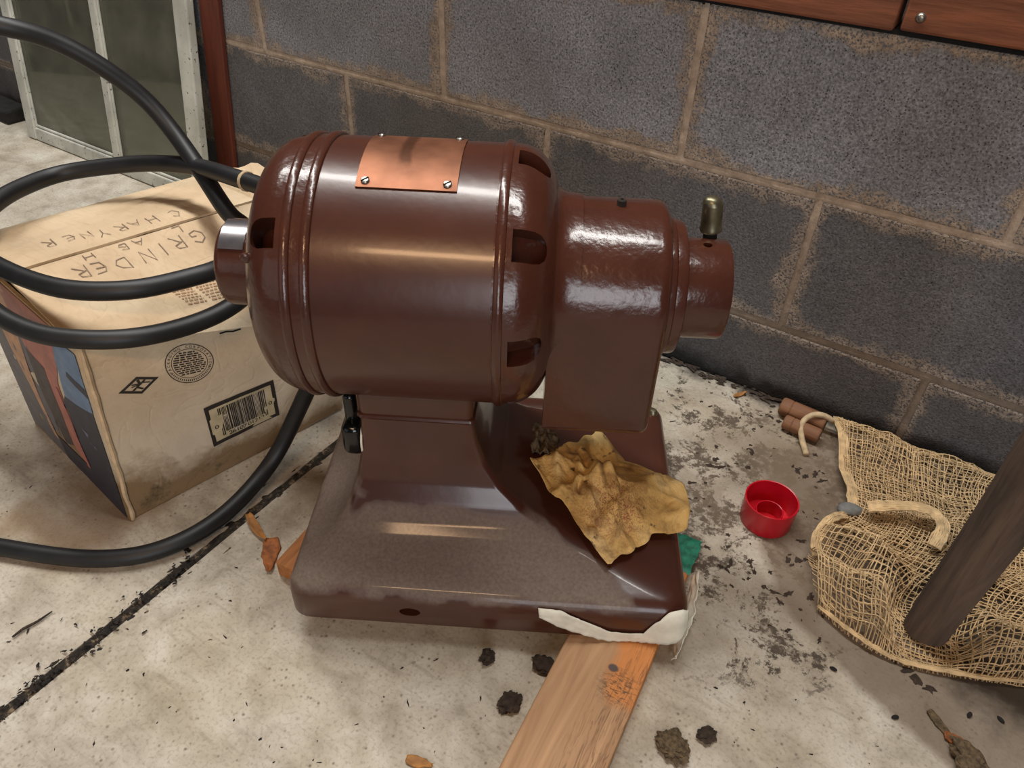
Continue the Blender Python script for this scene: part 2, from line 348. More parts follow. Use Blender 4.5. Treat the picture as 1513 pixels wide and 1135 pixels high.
def smoothpts(p, it=2):
    for _ in range(it): p = [p[0]]+[(p[i-1]+p[i]*2+p[i+1])/4 for i in range(1, len(p)-1)]+[p[-1]]
    return p
def grid(fn, nu, nv, thick=0.0):
    vs = [Vector(fn(i/nu, j/nv)) for j in range(nv+1) for i in range(nu+1)]
    q = lambda i, j: j*(nu+1)+i
    fs = [(q(i, j), q(i+1, j), q(i+1, j+1), q(i, j+1)) for j in range(nv) for i in range(nu)]
    if thick:
        n0 = len(vs); nv2 = []
        for j in range(nv+1):
            for i in range(nu+1):
                du = vs[q(min(i+1, nu), j)]-vs[q(max(i-1, 0), j)]; dv = vs[q(i, min(j+1, nv))]-vs[q(i, max(j-1, 0))]
                nn = du.cross(dv); nn = nn.normalized() if nn.length > 1e-12 else Vector((0, 0, 1)); nv2.append(vs[q(i, j)]-nn*thick)
        vs += nv2; fs += [tuple(n0+k for k in f[::-1]) for f in fs]
        bd = [q(i, 0) for i in range(nu)]+[q(nu, j) for j in range(nv)]+[q(i, nv) for i in range(nu, 0, -1)]+[q(0, j) for j in range(nv, 0, -1)]
        for a, b in zip(bd, bd[1:]+bd[:1]): fs.append((a, a+n0, b+n0, b))
    return vs, fs
def nz(x, y=0, z=0, s=1): return noise.noise(Vector((x*s, y*s, z*s)))

# flat print: strokes and glyphs mapped onto a surface
GL = {}
def glyph(ch):
    if ch not in GL:
        cu = bpy.data.curves.new('g', 'FONT'); cu.body = ch; cu.align_x = 'CENTER'; cu.resolution_u = 2
        o = bpy.data.objects.new('g', cu); C.objects.link(o)
        me = bpy.data.meshes.new_from_object(o.evaluated_get(bpy.context.evaluated_depsgraph_get()))
        GL[ch] = ([v.co.copy() for v in me.vertices], [tuple(p.vertices) for p in me.polygons])
        bpy.data.objects.remove(o); bpy.data.curves.remove(cu); bpy.data.meshes.remove(me)
    return GL[ch]
def put_text(vs, fs, ch, x, y, h, ang, mp):
    g, gf = glyph(ch); n0 = len(vs)
    for p in g:
        X, Y = p.x*h, (p.y-.34)*h; vs.append(mp(x+X*cos(ang)-Y*sin(ang), y+X*sin(ang)+Y*cos(ang)))
    fs += [tuple(n0+i for i in f) for f in gf]
def stroke(vs, fs, pts, w, mp, closed=False):
    P = [Vector((p[0], p[1])) for p in pts]; n = len(P); n0 = len(vs)
    for i, p in enumerate(P):
        a = P[(i-1) % n] if closed or i else p; b = P[(i+1) % n] if closed or i < n-1 else p
        d = (b-a).normalized() if (b-a).length > 1e-9 else Vector((1, 0)); k = Vector((-d.y, d.x))*w/2
        vs.append(mp(*(p+k))); vs.append(mp(*(p-k)))
    for i in range(n if closed else n-1):
        a, b = n0+2*i, n0+2*((i+1) % n); fs.append((a, b, b+1, a+1))
def poly(vs, fs, pts, mp):
    n0 = len(vs); vs += [mp(*p) for p in pts]; fs.append(tuple(range(n0, len(vs))))

# ------------------------------------------------------------------ setting: block wall
rnd = random.Random(4)
MOD, ZB = .203, .113
wall = mobj('wall_back', *grid(lambda s, t: (-1.9+4.3*s, -.0035+.0018*nz(s*90, t*20)-.0012*nz(s*300, t*60, 3), -.06+.58*t), 260, 40), MT['mortar'], None, True, None)
wall['kind'] = 'structure'
def block(x0, x1, z0, z1, shade):
    b = boxbm(x0, x1, -.006-rnd.random()*.0012, .19, z0, z1, .003, 2)
    o = bobj('block', b, MT['block'], wall); o.color = (shade, shade, shade, 1)
    # origin at the block's own centre so its texture differs
    c = Vector(((x0+x1)/2, 0, (z0+z1)/2)); o.data.transform(Matrix.Translation(-c)); o.location = c
J = .0045
cols = {0: [1.2116-.406*k for k in range(8, -3, -1)], 1: [.199+.4065*k for k in range(-5, 6)], 2: [.004+.4067*k for k in range(-5, 6)]}
for row, xs in cols.items():
    z0 = {0: -.06, 1: ZB+J, 2: ZB+MOD+J}[row]; z1 = {0: ZB-J, 1: ZB+MOD-J, 2: ZB+2*MOD-.004}[row]
    xs = [-1.9]+[x for x in xs if -1.85 < x < 2.3]+[2.4]
    for a, b in zip(xs, xs[1:]): block(a+J, b-J, z0, z1, {0: .10, 1: .22, 2: .95}[row]+rnd.uniform(-.05, .05))
# tooled mortar beads lying in the joints
def bead(p, q, name='mortar_joint'):
    p, q = Vector(p), Vector(q); n = max(4, int((q-p).length/.012)); d = (q-p).normalized()
    pts = [p.lerp(q, i/n)+Vector((nz(i*.3, p.x, p.z)*.0016, -.0015+nz(i*.4, 5, p.x)*.0012, nz(i*.25, p.z*9, 9)*.002)) for i in range(n+1)]
    vs, fs = [], []; w = Vector((0, 0, 1)) if abs(d.x) > .5 else Vector((1, 0, 0))
    for i, c in enumerate(pts):
        s = .0105*(1+.35*nz(i*.5, p.x, 2))
        for k, (a, h) in enumerate(((-1, .0), (-.55, .0028), (0, .0042), (.55, .0026), (1, .0))): vs.append(c+w*a*s+Vector((0, -h+.0005-.001, 0)))
    for i in range(n):
        for k in range(4): fs.append((i*5+k, i*5+k+1, (i+1)*5+k+1, (i+1)*5+k))
    mobj(name, vs, fs, MT['mortar'], wall, True, None)
bead((-1.9, 0, ZB+MOD), (2.4, 0, ZB+MOD)); bead((-1.9, 0, ZB), (2.4, 0, ZB))
for row, xs in cols.items():
    for x in xs:
        if -1.85 < x < 2.3: bead((x, 0, {0: -.05, 1: ZB, 2: ZB+MOD}[row]), (x+.001, 0, {0: ZB, 1: ZB+MOD, 2: ZB+2*MOD-.004}[row]))

# wooden boards on top of the block wall
tr = bpy.data.objects.new('trim_1', None); C.objects.link(tr); tr['kind'] = 'structure'
for k, (a, b, dz) in enumerate(((-1.9, 1.035, 0), (1.041, 2.4, .002))):
    for z0, z1, yy in ((.521+dz, .612, 0), (.617, .72, .004)):
        o = bobj('board', boxbm(a, b, -.024+yy, .02, z0, z1, .003), MT['redwood'], tr)
bobj('sill_plate', boxbm(-1.9, 2.4, -.005, .18, .512, .5205, .001), MT['char'], tr)
v, f = lathe([(0, .0), (.0, .0052), (.0022, .0048), (.004, .003), (.0046, 0)], 12); v = [(z, -.024-x, y) for x, y, z in v]
nl = mobj('nail', [(a+1.058, b, c+.5385) for a, b, c in v], f, MT['steel'], tr, True)

# ------------------------------------------------------------------ setting: floor of two slabs and a joint
fl = bpy.data.objects.new('floor', None); C.objects.link(fl); fl['kind'] = 'structure'
def slab(x0f, x1f, name='slab'):
    ys = [-2.6+.05*i for i in range(52)]; ys = [y for y in ys if y < -.02]+[-.014]
    nx = 30; vs = []
    for y in ys:
        a, b = x0f(y), x1f(y)
        for i in range(nx+1):
            t = i/nx; x = a+(b-a)*t; z = 0.0
            if i in (0, nx) or y > -.015: z = -.004
            vs.append((x, y, z))
    w = nx+1; fs = [(j*w+i, j*w+i+1, (j+1)*w+i+1, (j+1)*w+i) for j in range(len(ys)-1) for i in range(nx)]
    n0 = len(vs); bd = [i for i in range(nx)]+[j*w+nx for j in range(len(ys)-1)]+[(len(ys)-1)*w+i for i in range(nx, 0, -1)]+[j*w for j in range(len(ys)-1, 0, -1)]
    for b in bd: vs.append((vs[b][0], vs[b][1], -.05))
    for k in range(len(bd)):
        k2 = (k+1) % len(bd); fs.append((bd[k], bd[k2], n0+k2, n0+k))
    return mobj(name, vs, fs, MT['floor'], fl)
jx = lambda y: .5605+.0165*(y+.46)*.4+.0025*nz(y, 1, 0, 9)
jl = lambda y: jx(y)-.0065-.0022*nz(y, 4, 0, 25); jr = lambda y: jx(y)+.0065+.0022*nz(y, 8, 0, 25)
def slab_x(side):
    return slab((lambda y: -1.9) if side < 0 else jr, jl if side < 0 else (lambda y: 2.4))
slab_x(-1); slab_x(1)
mobj('joint_filler', *grid(lambda s, t: (.535+.05*s, -2.6+2.59*t, -.0050+.0035*nz(s*9, t*190)), 14, 420), MT['joint'], fl)
mobj('footing', *grid(lambda s, t: (-1.9+4.3*s, -.06+.075*t, -.012+.004*nz(s*120, t*3)), 200, 3), MT['mud'], fl)

# ------------------------------------------------------------------ bench grinder
GO = Vector((.8265, -.4608, 0)); GA = radians(29.73)
gr = thing('bench_grinder', 'glossy brown enamelled bench grinder motor on a flared pedestal base', 'grinder', GO, (0, 0, GA))
ZP = .026                       # the base stands on two boards
ZA, RM = .359, .120
# base: one casting lofted from rounded rectangles
def rrect(x0, x1, hy, r, z, n=8):
    out = []
    for cx, cy, a0 in ((x1-r, hy-r, 0), (x0+r, hy-r, 90), (x0+r, -hy+r, 180), (x1-r, -hy+r, 270)):
        for k in range(n+1):
            a = radians(a0+90*k/n); out.append((cx+r*cos(a), cy+r*sin(a), z))
    return out
def base_z(hy):
    P = [(.151, .0805), (.13, .0885), (.11, .0995), (.095, .112), (.083, .127), (.073, .146), (.066, .170), (.062, .196), (.060, .222)]
    for (a, za), (b, zb) in zip(P, P[1:]):
        if hy >= b: return za+(zb-za)*(a-hy)/(a-b)
    return .222
def lofty(hy):
    f = (hy-.06)/.091; return -.137-.058*f, -.0225+.2175*f
secs = [(-.204, .204, .160, .020, ZP+.001), (-.2075, .2075, .1635, .022, ZP), (-.209, .209, .165, .022, ZP+.003), (-.2088, .2088, .1648, .022, .060), (-.2075, .2075, .1635, .022, .0675), (-.2045, .2045, .1605, .022, .0735), (-.200, .200, .156, .022, .078), (-.195, .195, .151, .022, .0805)]
hy = .147
while hy > .0605:
    a, b = lofty(hy); secs.append((a, b, hy, .006+.016*(hy-.06)/.09, base_z(hy))); hy -= max(.0012, (hy-.058)*.075)
secs += [(-.137, -.0225, .06, .006, .222), (-.1385, -.0205, .0615, .006, .2222), (-.1395, -.0195, .0625, .006, .2245), (-.1385, -.0205, .0615, .006, .227), (-.137, -.0225, .06, .006, .228), (-.138, -.0215, .061, .006, .29)]
rows = [rrect(*s) for s in secs]; n = len(rows[0]); vs = [p for r in rows for p in r]
fs = [(i*n+k, i*n+(k+1) % n, (i+1)*n+(k+1) % n, (i+1)*n+k) for i in range(len(rows)-1) for k in range(n)]
fs += [tuple(range(n))[::-1], tuple((len(rows)-1)*n+k for k in range(n))]
base = mobj('base', vs, fs, MT['dusty'], gr, True, 50)
kv, kf = lathe([(-.02, 0), (-.02, .0105), (.02, .0105), (.02, 0)], 24); kv = [(y*1.05-.079, x-.165, z*.62+.049) for x, y, z in kv]
cut(base, [mobj('k', kv, kf)])
# motor drum and end bells
c0 = (0, 0, ZA)
drum = mobj('motor_housing', *lathe([(-.152, 0), (-.152, RM), (.004, RM), (.004, 0)], 128, 'X', c0), MT['paint'], gr, True)
def bead_prof(x, r, h=.0028, w=.0042): return [(x+w*cos(radians(a)), r+h*sin(radians(a))) for a in (180, 150, 120, 90, 60, 30, 0)]
p = [(-.148, 0)]+[(-.148, RM+.0006)]+bead_prof(-.1515, RM+.0006)[::-1]+[(-.158, RM+.0002), (-.1635, RM+.0002)]+bead_prof(-.168, RM)[::-1]
xl, xr_ = -.173, -.213
for k in range(1, 25):
    t = k/24; p.append((xl+(xr_-xl)*sin(t*pi/2)**1.0, .066+(RM-.0005-.066)*(cos(t*pi/2))**.82))
p += [(xr_, 0)]
lb = mobj('end_bell', *lathe(p, 128, 'X', c0), MT['cast'], gr, True)
def vent(x0, x1, ang, wid, rin, rout, slope):
    """cutter for a scooped louvre: flat wall at the x0 end, rounded at x1, floor rising towards x1"""
    b = bmesh.new(); out = []
    s = 1 if x1 > x0 else -1; L = abs(x1-x0); r = wid/2; rc = min(r*.75, L*.6)
    pl = [(0, -r), (L-rc, -r)]+[(L-rc+rc*sin(radians(a)), -r+rc-rc*cos(radians(a))) for a in (30, 60, 90)]+[(L-rc+rc*sin(radians(a)), r-rc-rc*cos(radians(a))) for a in (90, 120, 150)]+[(L-rc, r), (0, r)]
    lo, hi = [], []
    for (u, w) in pl:
        lo.append((x0+s*u, w*.9, rin+slope*u)); hi.append((x0+s*u, w*1.06, rout))
    m = len(pl); ca, sa = cos(ang), sin(ang)
    tr_ = lambda q: (q[0], -(q[2]*ca)+q[1]*sa, ZA+q[2]*sa+q[1]*ca)
    vs = [tr_(q) for q in lo+hi]; fs = [tuple(range(m)), tuple(range(m, 2*m))]+[(k, (k+1) % m, m+(k+1) % m, m+k) for k in range(m)]
    return mobj('k', vs, fs)
cut(lb, [vent(-.1765, -.200, radians(a), .025, .093, .14, -.55) for a in (43, 106, 170, 234)])
p = [(-.002, 0), (-.002, RM+.0004)]+bead_prof(.0035, RM+.0004)+[(.0095, RM+.0002)]
for k in range(1, 15):
    t = k/16*pi/2; p.append((.012+.036*sin(t), .080+(RM-.080)*cos(t)**1.12))
p += [(.0488, .0843), (.0508, .0826), (.0540, .0811), (.0580, .0801), (.063, .0795), (.070, .0792), (.070, 0)]
rb = mobj('end_bell', *lathe(p, 128, 'X', c0), MT['cast'], gr, True)
cut(rb, [vent(.0125, .040, radians(a), .027, .100, .14, -.45) for a in (88, 43, -1, 133, 178, 223, -46)])
# gear housing: arched top, straight flanks, rounded foot
ZH = .357
def ush(r, zlow, rc, x, n=24):
    out = [(x, r*cos(radians(a)), ZH+r*sin(radians(a))) for a in [180*k/n for k in range(n+1)]]
    out += [(x, -r, ZH-(ZH-zlow)*t) for t in (.35, .7)]
    out += [(x, -r+rc-rc*cos(radians(a)), zlow+rc-rc*sin(radians(a))) for a in (0, 30, 60, 90)]
    out += [(x, r-rc+rc*sin(radians(a)), zlow+rc-rc*cos(radians(a))) for a in (0, 30, 60, 90)]
    out += [(x, r, ZH-(ZH-zlow)*t) for t in (.7, .35)]
    return out
rows = [ush(.079, .233, .012, .046), ush(.079, .233, .012, .137), ush(.0785, .2335, .012, .141), ush(.0768, .2352, .012, .1445), ush(.074, .238, .012, .1468), ush(.070, .242, .012, .1475)]
n = len(rows[0]); vs = [p for r in rows for p in r]; fs = [(i*n+k, i*n+(k+1) % n, (i+1)*n+(k+1) % n, (i+1)*n+k) for i in range(len(rows)-1) for k in range(n)]
fs += [tuple(range(n)), tuple((len(rows)-1)*n+k for k in range(n))]
gh = mobj('gear_housing', vs, fs, MT['cast'], gr, True, 40)
c1 = (0, 0, ZH)
mobj('bearing_flange', *lathe([(.140, 0), (.140, .0655), (.150, .0655), (.1525, .0648), (.154, .0625), (.1605, .0622), (.1628, .0612), (.1638, .059), (.1638, 0)], 96, 'X', c1), MT['cast'], gr, True)
cl = mobj('shaft_collar', *lathe([(.158, 0), (.158, .0465), (.2035, .0465), (.2055, .0455), (.206, .044), (.206, .036), (.200, .035), (.200, 0)], 96, 'X', c1), MT['cast'], gr, True)
def radial(prof, x, ang, zc, n=20):
    """lathe whose axis is the radial direction at angle ang (0 front, 90 top)"""
    v, f = lathe(prof, n); ca, sa = cos(ang), sin(ang)
    return [(x+z, -(a*ca)+y*sa, zc+a*sa+y*ca) for a, y, z in v], f
cut(cl, [mobj('k', *radial([(.030, 0), (.030, .0042), (.06, .0042), (.06, 0)], .1845, radians(89), ZH))])
mobj('set_screw', *radial([(.076, 0), (.076, .0042), (.0835, .0042), (.0845, .0032), (.0845, .0016), (.082, .0014), (.082, 0)], .1035, radians(92), ZH, 8), MT['fleck'], gr, True)
# oil cup standing behind the collar: tapered spout over a small collar
ov = []; of = []
prof = [(.0, 0), (0, .0100), (.0025, .0103), (.004, .0096), (.012, .0096), (.020, .0095), (.026, .0092)]
v, f = lathe(prof, 20, 'Z'); oc = mobj('oil_cup', [(x, y, z) for x, y, z in v], f, MT['brass'], gr, True)
v2 = [];  # slanted closed tip
m = 20
tip = [(.026, .0092, 0), (.029, .0084, .0), (.0315, .0066, .0), (.033, .004, .0)]
v, f = lathe([(a, r) for a, r, _ in tip]+[(.0335, 0)], m, 'Z'); mobj('spout_tip', [(x-(z-.026)*.25, y, z) for x, y, z in v], f, MT['brass'], oc, True)
mobj('stem', *lathe([(-.03, 0), (-.03, .0065), (.001, .0065), (.001, 0)], 12, 'Z'), MT['dark'], oc, True)
oc.location = (.1905, .026, .4045); oc.rotation_euler = (0, radians(-6), 0)
# left end: flange, lug, collar and the bright clip
mobj('bearing_flange', *lathe([(-.205, 0), (-.205, .056), (-.2165, .056), (-.219, .054), (-.220, .050), (-.220, 0)], 64, 'X', c0), MT['cast'], gr, True)
lc = mobj('shaft_collar', *lathe([(-.214, 0), (-.214, .0405), (-.2535, .0405), (-.2575, .0395), (-.260, .037), (-.261, .033), (-.258, .030), (-.258, 0)], 64, 'X', c0), MT['cast'], gr, True)
def arcplate(x0, x1, a0, a1, r, zc, th, nx=6, na=16):
    def fn(s, t):
        a = radians(a0+(a1-a0)*t); return (x0+(x1-x0)*s, -r*cos(a), zc+r*sin(a))
    return grid(fn, nx, na, -th if a1 > a0 else th)
mobj('lug', *lathe([(-.207, 0), (-.207, .020), (-.226, .020), (-.228, .018), (-.228, 0)], 32, 'X', (0, -.018, ZA-.038)), MT['paint'], gr, True)
mobj('clip', *arcplate(-.255, -.232, 46, 98, .0412, ZA, .0012), MT['clip'], gr, True)
mobj('strain_relief', *tube([(-.19, .085, .395), (-.215, .093, .383), (-.238, .105, .372)], [.014, .014, .0125], 14), MT['rubber'], gr, True)
# vent screws in the left bell
for a in (33,):
    v, f = lathe([(.0, .0), (0, .0055), (.003, .0050), (.005, .003), (.0056, 0)], 14)
    an = radians(a); mobj('rivet', [(-.202+z-x*.5, -((.103+x)*cos(an)), ZA+(.103+x)*sin(an)+y) for x, y, z in v], f, MT['paint'], gr, True)
# name plate with four screws
plate = mobj('nameplate', *arcplate(-.1165, -.0345, 63.5, 107, RM+.0006, ZA, .0008, 12, 24), MT['copper'], gr, True)
for x, a in ((-.109, 66.5), (-.0425, 66.5), (-.1105, 104.5), (-.0415, 104.5)):
    an = radians(a)
    s = mobj('screw', *radial([(RM, 0), (RM, .0036), (RM+.0022, .0036), (RM+.0032, .0028), (RM+.0036, .0)], x, an, ZA, 14), MT['steel'], plate, True)
    b = boxbm(x-.0034, x+.0034, -.0005, .0005, -.0004, .0004); R_ = Matrix.Rotation(radians(35), 4, 'Z')
    cc = Vector((x, -(RM+.0034)*cos(an), ZA+(RM+.0034)*sin(an)))
    b.transform(Matrix.Translation(cc) @ Matrix.Rotation(pi/2-an, 4, 'X') @ R_ @ Matrix.Translation((-x, 0, 0))); bobj('slot', b, MT['dark'], plate)
# rotary switch on the column's left flank
sw = bobj('switch', boxbm(-.161, -.1375, -.058, -.022, .163, .204, .009, 4), MT['black'], gr, True, 60)
lev = bobj('switch_lever', boxbm(-.157, -.144, -.047, -.033, .199, .238, .0055, 4), MT['black'], sw, True, 60)
mobj('switch_plate', *lathe([(-.1365, 0), (-.1365, .024), (-.1385, .024), (-.1385, 0)], 24, 'X', (0, -.040, .184)), MT['paper'], sw)
v, f = lathe([(0, 0), (0, .0065), (.004, .006), (.0065, .004), (.0075, 0)], 16, 'Z'); mobj('brass_screw', [(x+.1935, y+.137, z+.079) for x, y, z in v], f, MT['brass'], gr, True)

# ------------------------------------------------------------------ paper towel lying on the base
def base_surf(x, y):
    hy = max(abs(y), .06+.091*max((x+.0225)/.2175, (-.137-x)/.058)); hy = min(max(hy, .06), .151); return base_z(hy)
def towel_fn(s, t):
    A, B, Cc, D = Vector((.036, -.018)), Vector((.122, -.128)), Vector((.196, -.066)), Vector((.122, .070))
    p = (A*(1-s)+D*s)*(1-t)+(B*(1-s)+Cc*s)*t
    e = .0085*nz(s*5, t*5, 1); p = p+Vector((e*(1 if t in (0, 1) else .6), .0085*nz(s*5, t*5, 7)))+Vector((.040, .026))*(max(0, 1-((s-1)**2+(t-.72)**2)/.14))
    z = base_surf(p.x, p.y) if p.x < .19 else .079
    hump = .021*exp(-((s-.5)**2+(t-.52)**2)/.055)
    cre = .016*(1-abs(nz(s*2.6+t*1.3, t*2.2, 3)))**3+.011*abs(nz(s*6, t*4, 11))+.004*abs(nz(s*14, t*11, 5))
    for (a, b, c, w, h_) in ((.9, .45, .62, .045, .012), (-.35, .95, .30, .05, .010), (.75, -.65, .12, .04, .010), (.2, 1.0, .78, .035, .008), (1.0, .1, .30, .03, .007)):
        dd = (a*s+b*t-c+.05*nz(s*4, t*4, a*9))/sqrt(a*a+b*b); cre += h_*max(0, 1-abs(dd)/(w*1.6))*(.6+.4*nz(s*3, t*3, b*7))
    edge = min(s, 1-s, t, 1-t)
    return Vector((p.x, p.y, z+.0060+hump+cre*(.45+min(1, edge*5)*.55)))
tw = mobj('paper_towel', *grid(towel_fn, 64, 64, .0006), MT['towel'], None, True, None)
tw.location = GO; tw.rotation_euler = (0, 0, GA)
tag(tw, 'crumpled yellow brown oil-stained paper towel lying on the grinder base', 'paper towel')
# a twist of grey rag behind it
tg = grid(lambda s, t: (.038+.030*s+.006*nz(s*3, t*3, 2), -.002+.040*t+.006*nz(s*3, t*4, 8), base_surf(.038+.030*s, -.002+.040*t)+.005+.012*abs(nz(s*3, t*3, 4))*2+.010*abs(nz(s*7, t*7, 6))+(.006 if t > .5 else 0)), 20, 24, .0006)
tc = mobj('towel_twist', *tg, MT['clump'], tw, True, None); tc['label'] = 'dark twisted end of the towel'

# torn white paper along the base's front lower edge
UP = [(.0535, .0712), (.0776, .0704), (.0991, .0586), (.1289, .0415), (.1500, .0405), (.1637, .0420), (.1714, .0588), (.1854, .0760), (.1989, .0800), (.206, .075)]
LO = [(.0554, .0607), (.0791, .0477), (.1051, .0379), (.1280, .0275), (.1450, .0262), (.1590, .0262), (.1740, .0275), (.1896, .0299), (.2051, .0379), (.209, .050)]
def lerp_tab(T, s):
    k = s*(len(T)-1); i = min(int(k), len(T)-2); u = k-i; return T[i][0]*(1-u)+T[i+1][0]*u, T[i][1]*(1-u)+T[i+1][1]*u
def scrap_fn(s, t):
    a, b = lerp_tab(LO, s), lerp_tab(UP, s); x = a[0]*(1-t)+b[0]*t; z = a[1]*(1-t)+b[1]*t
    cr = .0012*abs(nz(s*40, t*3, 2))+.0015*abs(nz(s*16, t*5, 6)); out = .0015+.004*(1-t)*(.5+.5*sin(s*9))+cr
    if z > .066: out += -(z-.066)*.42
    if x > .196: out -= (x-.196)**2*60
    return (x, -.1652-out, z)
ps = mobj('paper_scrap', *grid(scrap_fn, 70, 8, .0006), MT['paper'], None, True, None); ps.location = GO; ps.rotation_euler = (0, 0, GA)
tag(ps, 'torn strip of white paper clinging to the front edge of the grinder base', 'paper scrap')

# ------------------------------------------------------------------ boards under the base
def plank(name, pts, z1, mat):
    """pts: four floor corners; a board from the floor up to z1, in its own frame"""
    c = sum((Vector((p[0], p[1], 0)) for p in pts), Vector())/4; d = Vector((pts[1][0]-pts[0][0], pts[1][1]-pts[0][1], 0)); w = Vector((pts[2][0]-pts[1][0], pts[2][1]-pts[1][1], 0)).length
    b = boxbm(-w/2, w/2, -d.length/2, d.length/2, .0005, z1, .0018, 2); o = bobj(name, b, mat); o.location = c; o.rotation_euler = (0, 0, math.atan2(-d.x, d.y)); return o
# the right board: its origin sits on the front edge line of the machine
def plank_at(name, origin, ang, w, y0, y1, z1, mat):
    b = boxbm(-w/2, w/2, y0, y1, .0005, z1, .0018, 2); o = bobj(name, b, mat); o.location = origin; o.rotation_euler = (0, 0, ang); return o
pa = plank_at('wooden_board', (1.0255, -.538, 0), radians(5.6), .0880, -.33, .170, .0255, MT['plank'])
tag(pa, 'pale pine board running out towards the viewer from under the grinder base', 'board')
pb = plank_at('wooden_board', (.688, -.525, 0), radians(6.5), .086, -.137, .16, .0255, MT['scrapwood'])
tag(pb, 'orange brown board under the left side of the grinder base', 'board')
gv, gf = grid(lambda s, t: (.010+.036*s+.003*nz(t*6, 3), .118+.054*t+.004*nz(s*6, 1), .0262+.0018*abs(nz(s*9, t*9))+(0 if 0 < s < 1 and 0 < t < 1 else -.0012)), 12, 12)
mobj('green_paint', gv, gf, MT['green'], pa, True)['label'] = 'dried green paint on the far end of the pine board'
wsc = mobj('paper_scrap', *grid(lambda s, t: (.060-.012*t+.011*s*(.4+.6*sin(t*3))+.004*nz(t*9, s*3), .02+.118*t, .003+.016*s*(1-.3*t)+.003*abs(nz(s*8, t*12, 4))), 8, 30, .0006), MT['paper'], None, True, None)
wsc.location = pa.location; wsc.rotation_euler = pa.rotation_euler
tag(wsc, 'narrow cream paper strip beside the pine board at the right end of the grinder base', 'paper scrap')

# ------------------------------------------------------------------ cardboard box
BC = Vector((.4506, -.7117, 0))
B0 = Vector((0, 0, .001)); Bu = Vector((.0694, .3023, .001)); Bv = Vector((-.2616, .0357, .001)); Buv = Bu+Bv-B0
T0 = Vector((.4396, -.6858, .245))-BC; T1 = Vector((.540, -.405, .170))-BC; T3 = Vector((.178, -.660, .275))-BC; T2 = Vector((.265, -.366, .278))-BC
S0 = (T0+T3)/2+Vector((0, 0, .02)); S1 = (T1+T2)/2+Vector((0, 0, .062))
bx = thing('cardboard_box', 'worn brown cardboard box with pencilled top flaps, barcode and printed picture side', 'box', BC)
def patch(A, B, Cq, D, bulge=0.0, seed=0, wr=.0012):
    def fn(a, b, off=0.0):
        p = (A*(1-a)+B*a)*(1-b)+(D*(1-a)+Cq*a)*b
        nn = (B-A).cross(D-A).normalized()
        k = 16*a*(1-a)*b*(1-b)
        h = bulge*k+wr*(nz(a*4, b*4, seed)+.6*nz(a*11, b*11, seed+3))*min(1, 12*min(a, 1-a, b, 1-b)+.15)
        return p+nn*(h+off)
    return fn
FP = patch(B0, Bu, T1, T0, .004, 1, .0018); LP = patch(Bv, B0, T0, T3, .003, 2, .0012)     # LP: a = 1 at the shared front corner
fp = mobj('panel', *grid(FP, 36, 28, .004), MT['card'], bx, True, 50)
lp = mobj('panel', *grid(LP, 28, 24, .004), MT['card'], bx, True, 50); lp['label'] = 'side of the box with a faded printed picture'
mobj('panel', *grid(patch(Bu, Buv, T2, T1, 0, 4), 10, 8, .004), MT['card'], bx, True, 50)
mobj('panel', *grid(patch(Buv, Bv, T3, T2, 0, 5), 10, 8, .004), MT['card'], bx, True, 50)
FF = patch(T0, T1, S1, S0, .004, 6, .0030); BF = patch(S0+Vector((-.001, 0, .003)), S1+Vector((-.001, 0, .003)), T2, T3, .004, 8, .0030)
ff = mobj('flap', *grid(FF, 40, 24, .003), MT['card'], bx, True, 50)
bf = mobj('flap', *grid(lambda a, b: BF(a*.97, b*1.02), 40, 24, .003), MT['card'], bx, True, 50)
def side_flap(s, t):
    p = (T1*(1-s)+T2*s)+Vector((.02, .075, -.012))*t; return p+Vector((0, 0, .008*sin(s*7)*t+.006*nz(s*7, t*4, 2)))+Vector((.01*nz(s*8, 3), .018*nz(s*6, 9), 0))*t
mobj('flap', *grid(side_flap, 24, 8, .003), MT['card'], bx, True, 50)
# torn pale edge at the front corner and scuffed top corner
mobj('torn_edge', *tube([FP(.012+.006*nz(t*9, 1), t, .0012) for t in [k/24 for k in range(25)]], [.0028+.0012*nz(k, 5, 0, .7) for k in range(25)], 6), MT['edge'], bx, True)
mobj('torn_corner', *grid(lambda s, t: FF(.0+.13*s, .02+.12*t*(1-s), .0015+.004*t*abs(nz(s*8, t*8))), 8, 6, .001), MT['edge'], bx, True)
bx_front = lambda X, Y: FP(X/.31, Y/.225, .0006)
LN = [v.length for v in ((Bu-B0), (T0-B0))]
def flat(name, fn, mat, parent):
    vs, fs = [], []; fn(vs, fs); return mobj(name, vs, fs, mat, parent)
# diamond mark
def diamond(vs, fs):
    mp = lambda a, b: FP(a, b, .0007)
    P = [Vector(q) for q in ((.0859, .7368), (.158, .8078), (.2327, .7821), (.1633, .7066))]; c = sum(P, Vector((0, 0)))/4
    I = [c+(q-c)*.72 for q in P]
    for k in range(4): poly(vs, fs, [P[k], P[(k+1) % 4], I[(k+1) % 4], I[k]], mp)
    e = lambda a, b: I[0]*(1-a)*(1-b)+I[1]*(1-a)*b+I[3]*a*(1-b)+I[2]*a*b
    def bar(a0, b0, a1, b1, w=.10):
        p, q = Vector((a0, b0)), Vector((a1, b1)); d = (q-p).normalized(); k = Vector((-d.y, d.x))*w/2
        poly(vs, fs, [e(*(p+k)), e(*(q+k)), e(*(q-k)), e(*(p-k))], mp)
    bar(.05, .50, .5, .62); bar(.05, .95, .55, .55, .13); bar(.52, .02, .48, .98, .14); bar(.5, .75, .95, .80); bar(.55, .32, .95, .22, .12); bar(.2, .3, .45, .55, .1)
flat('diamond_mark', diamond, MT['ink'], fp)
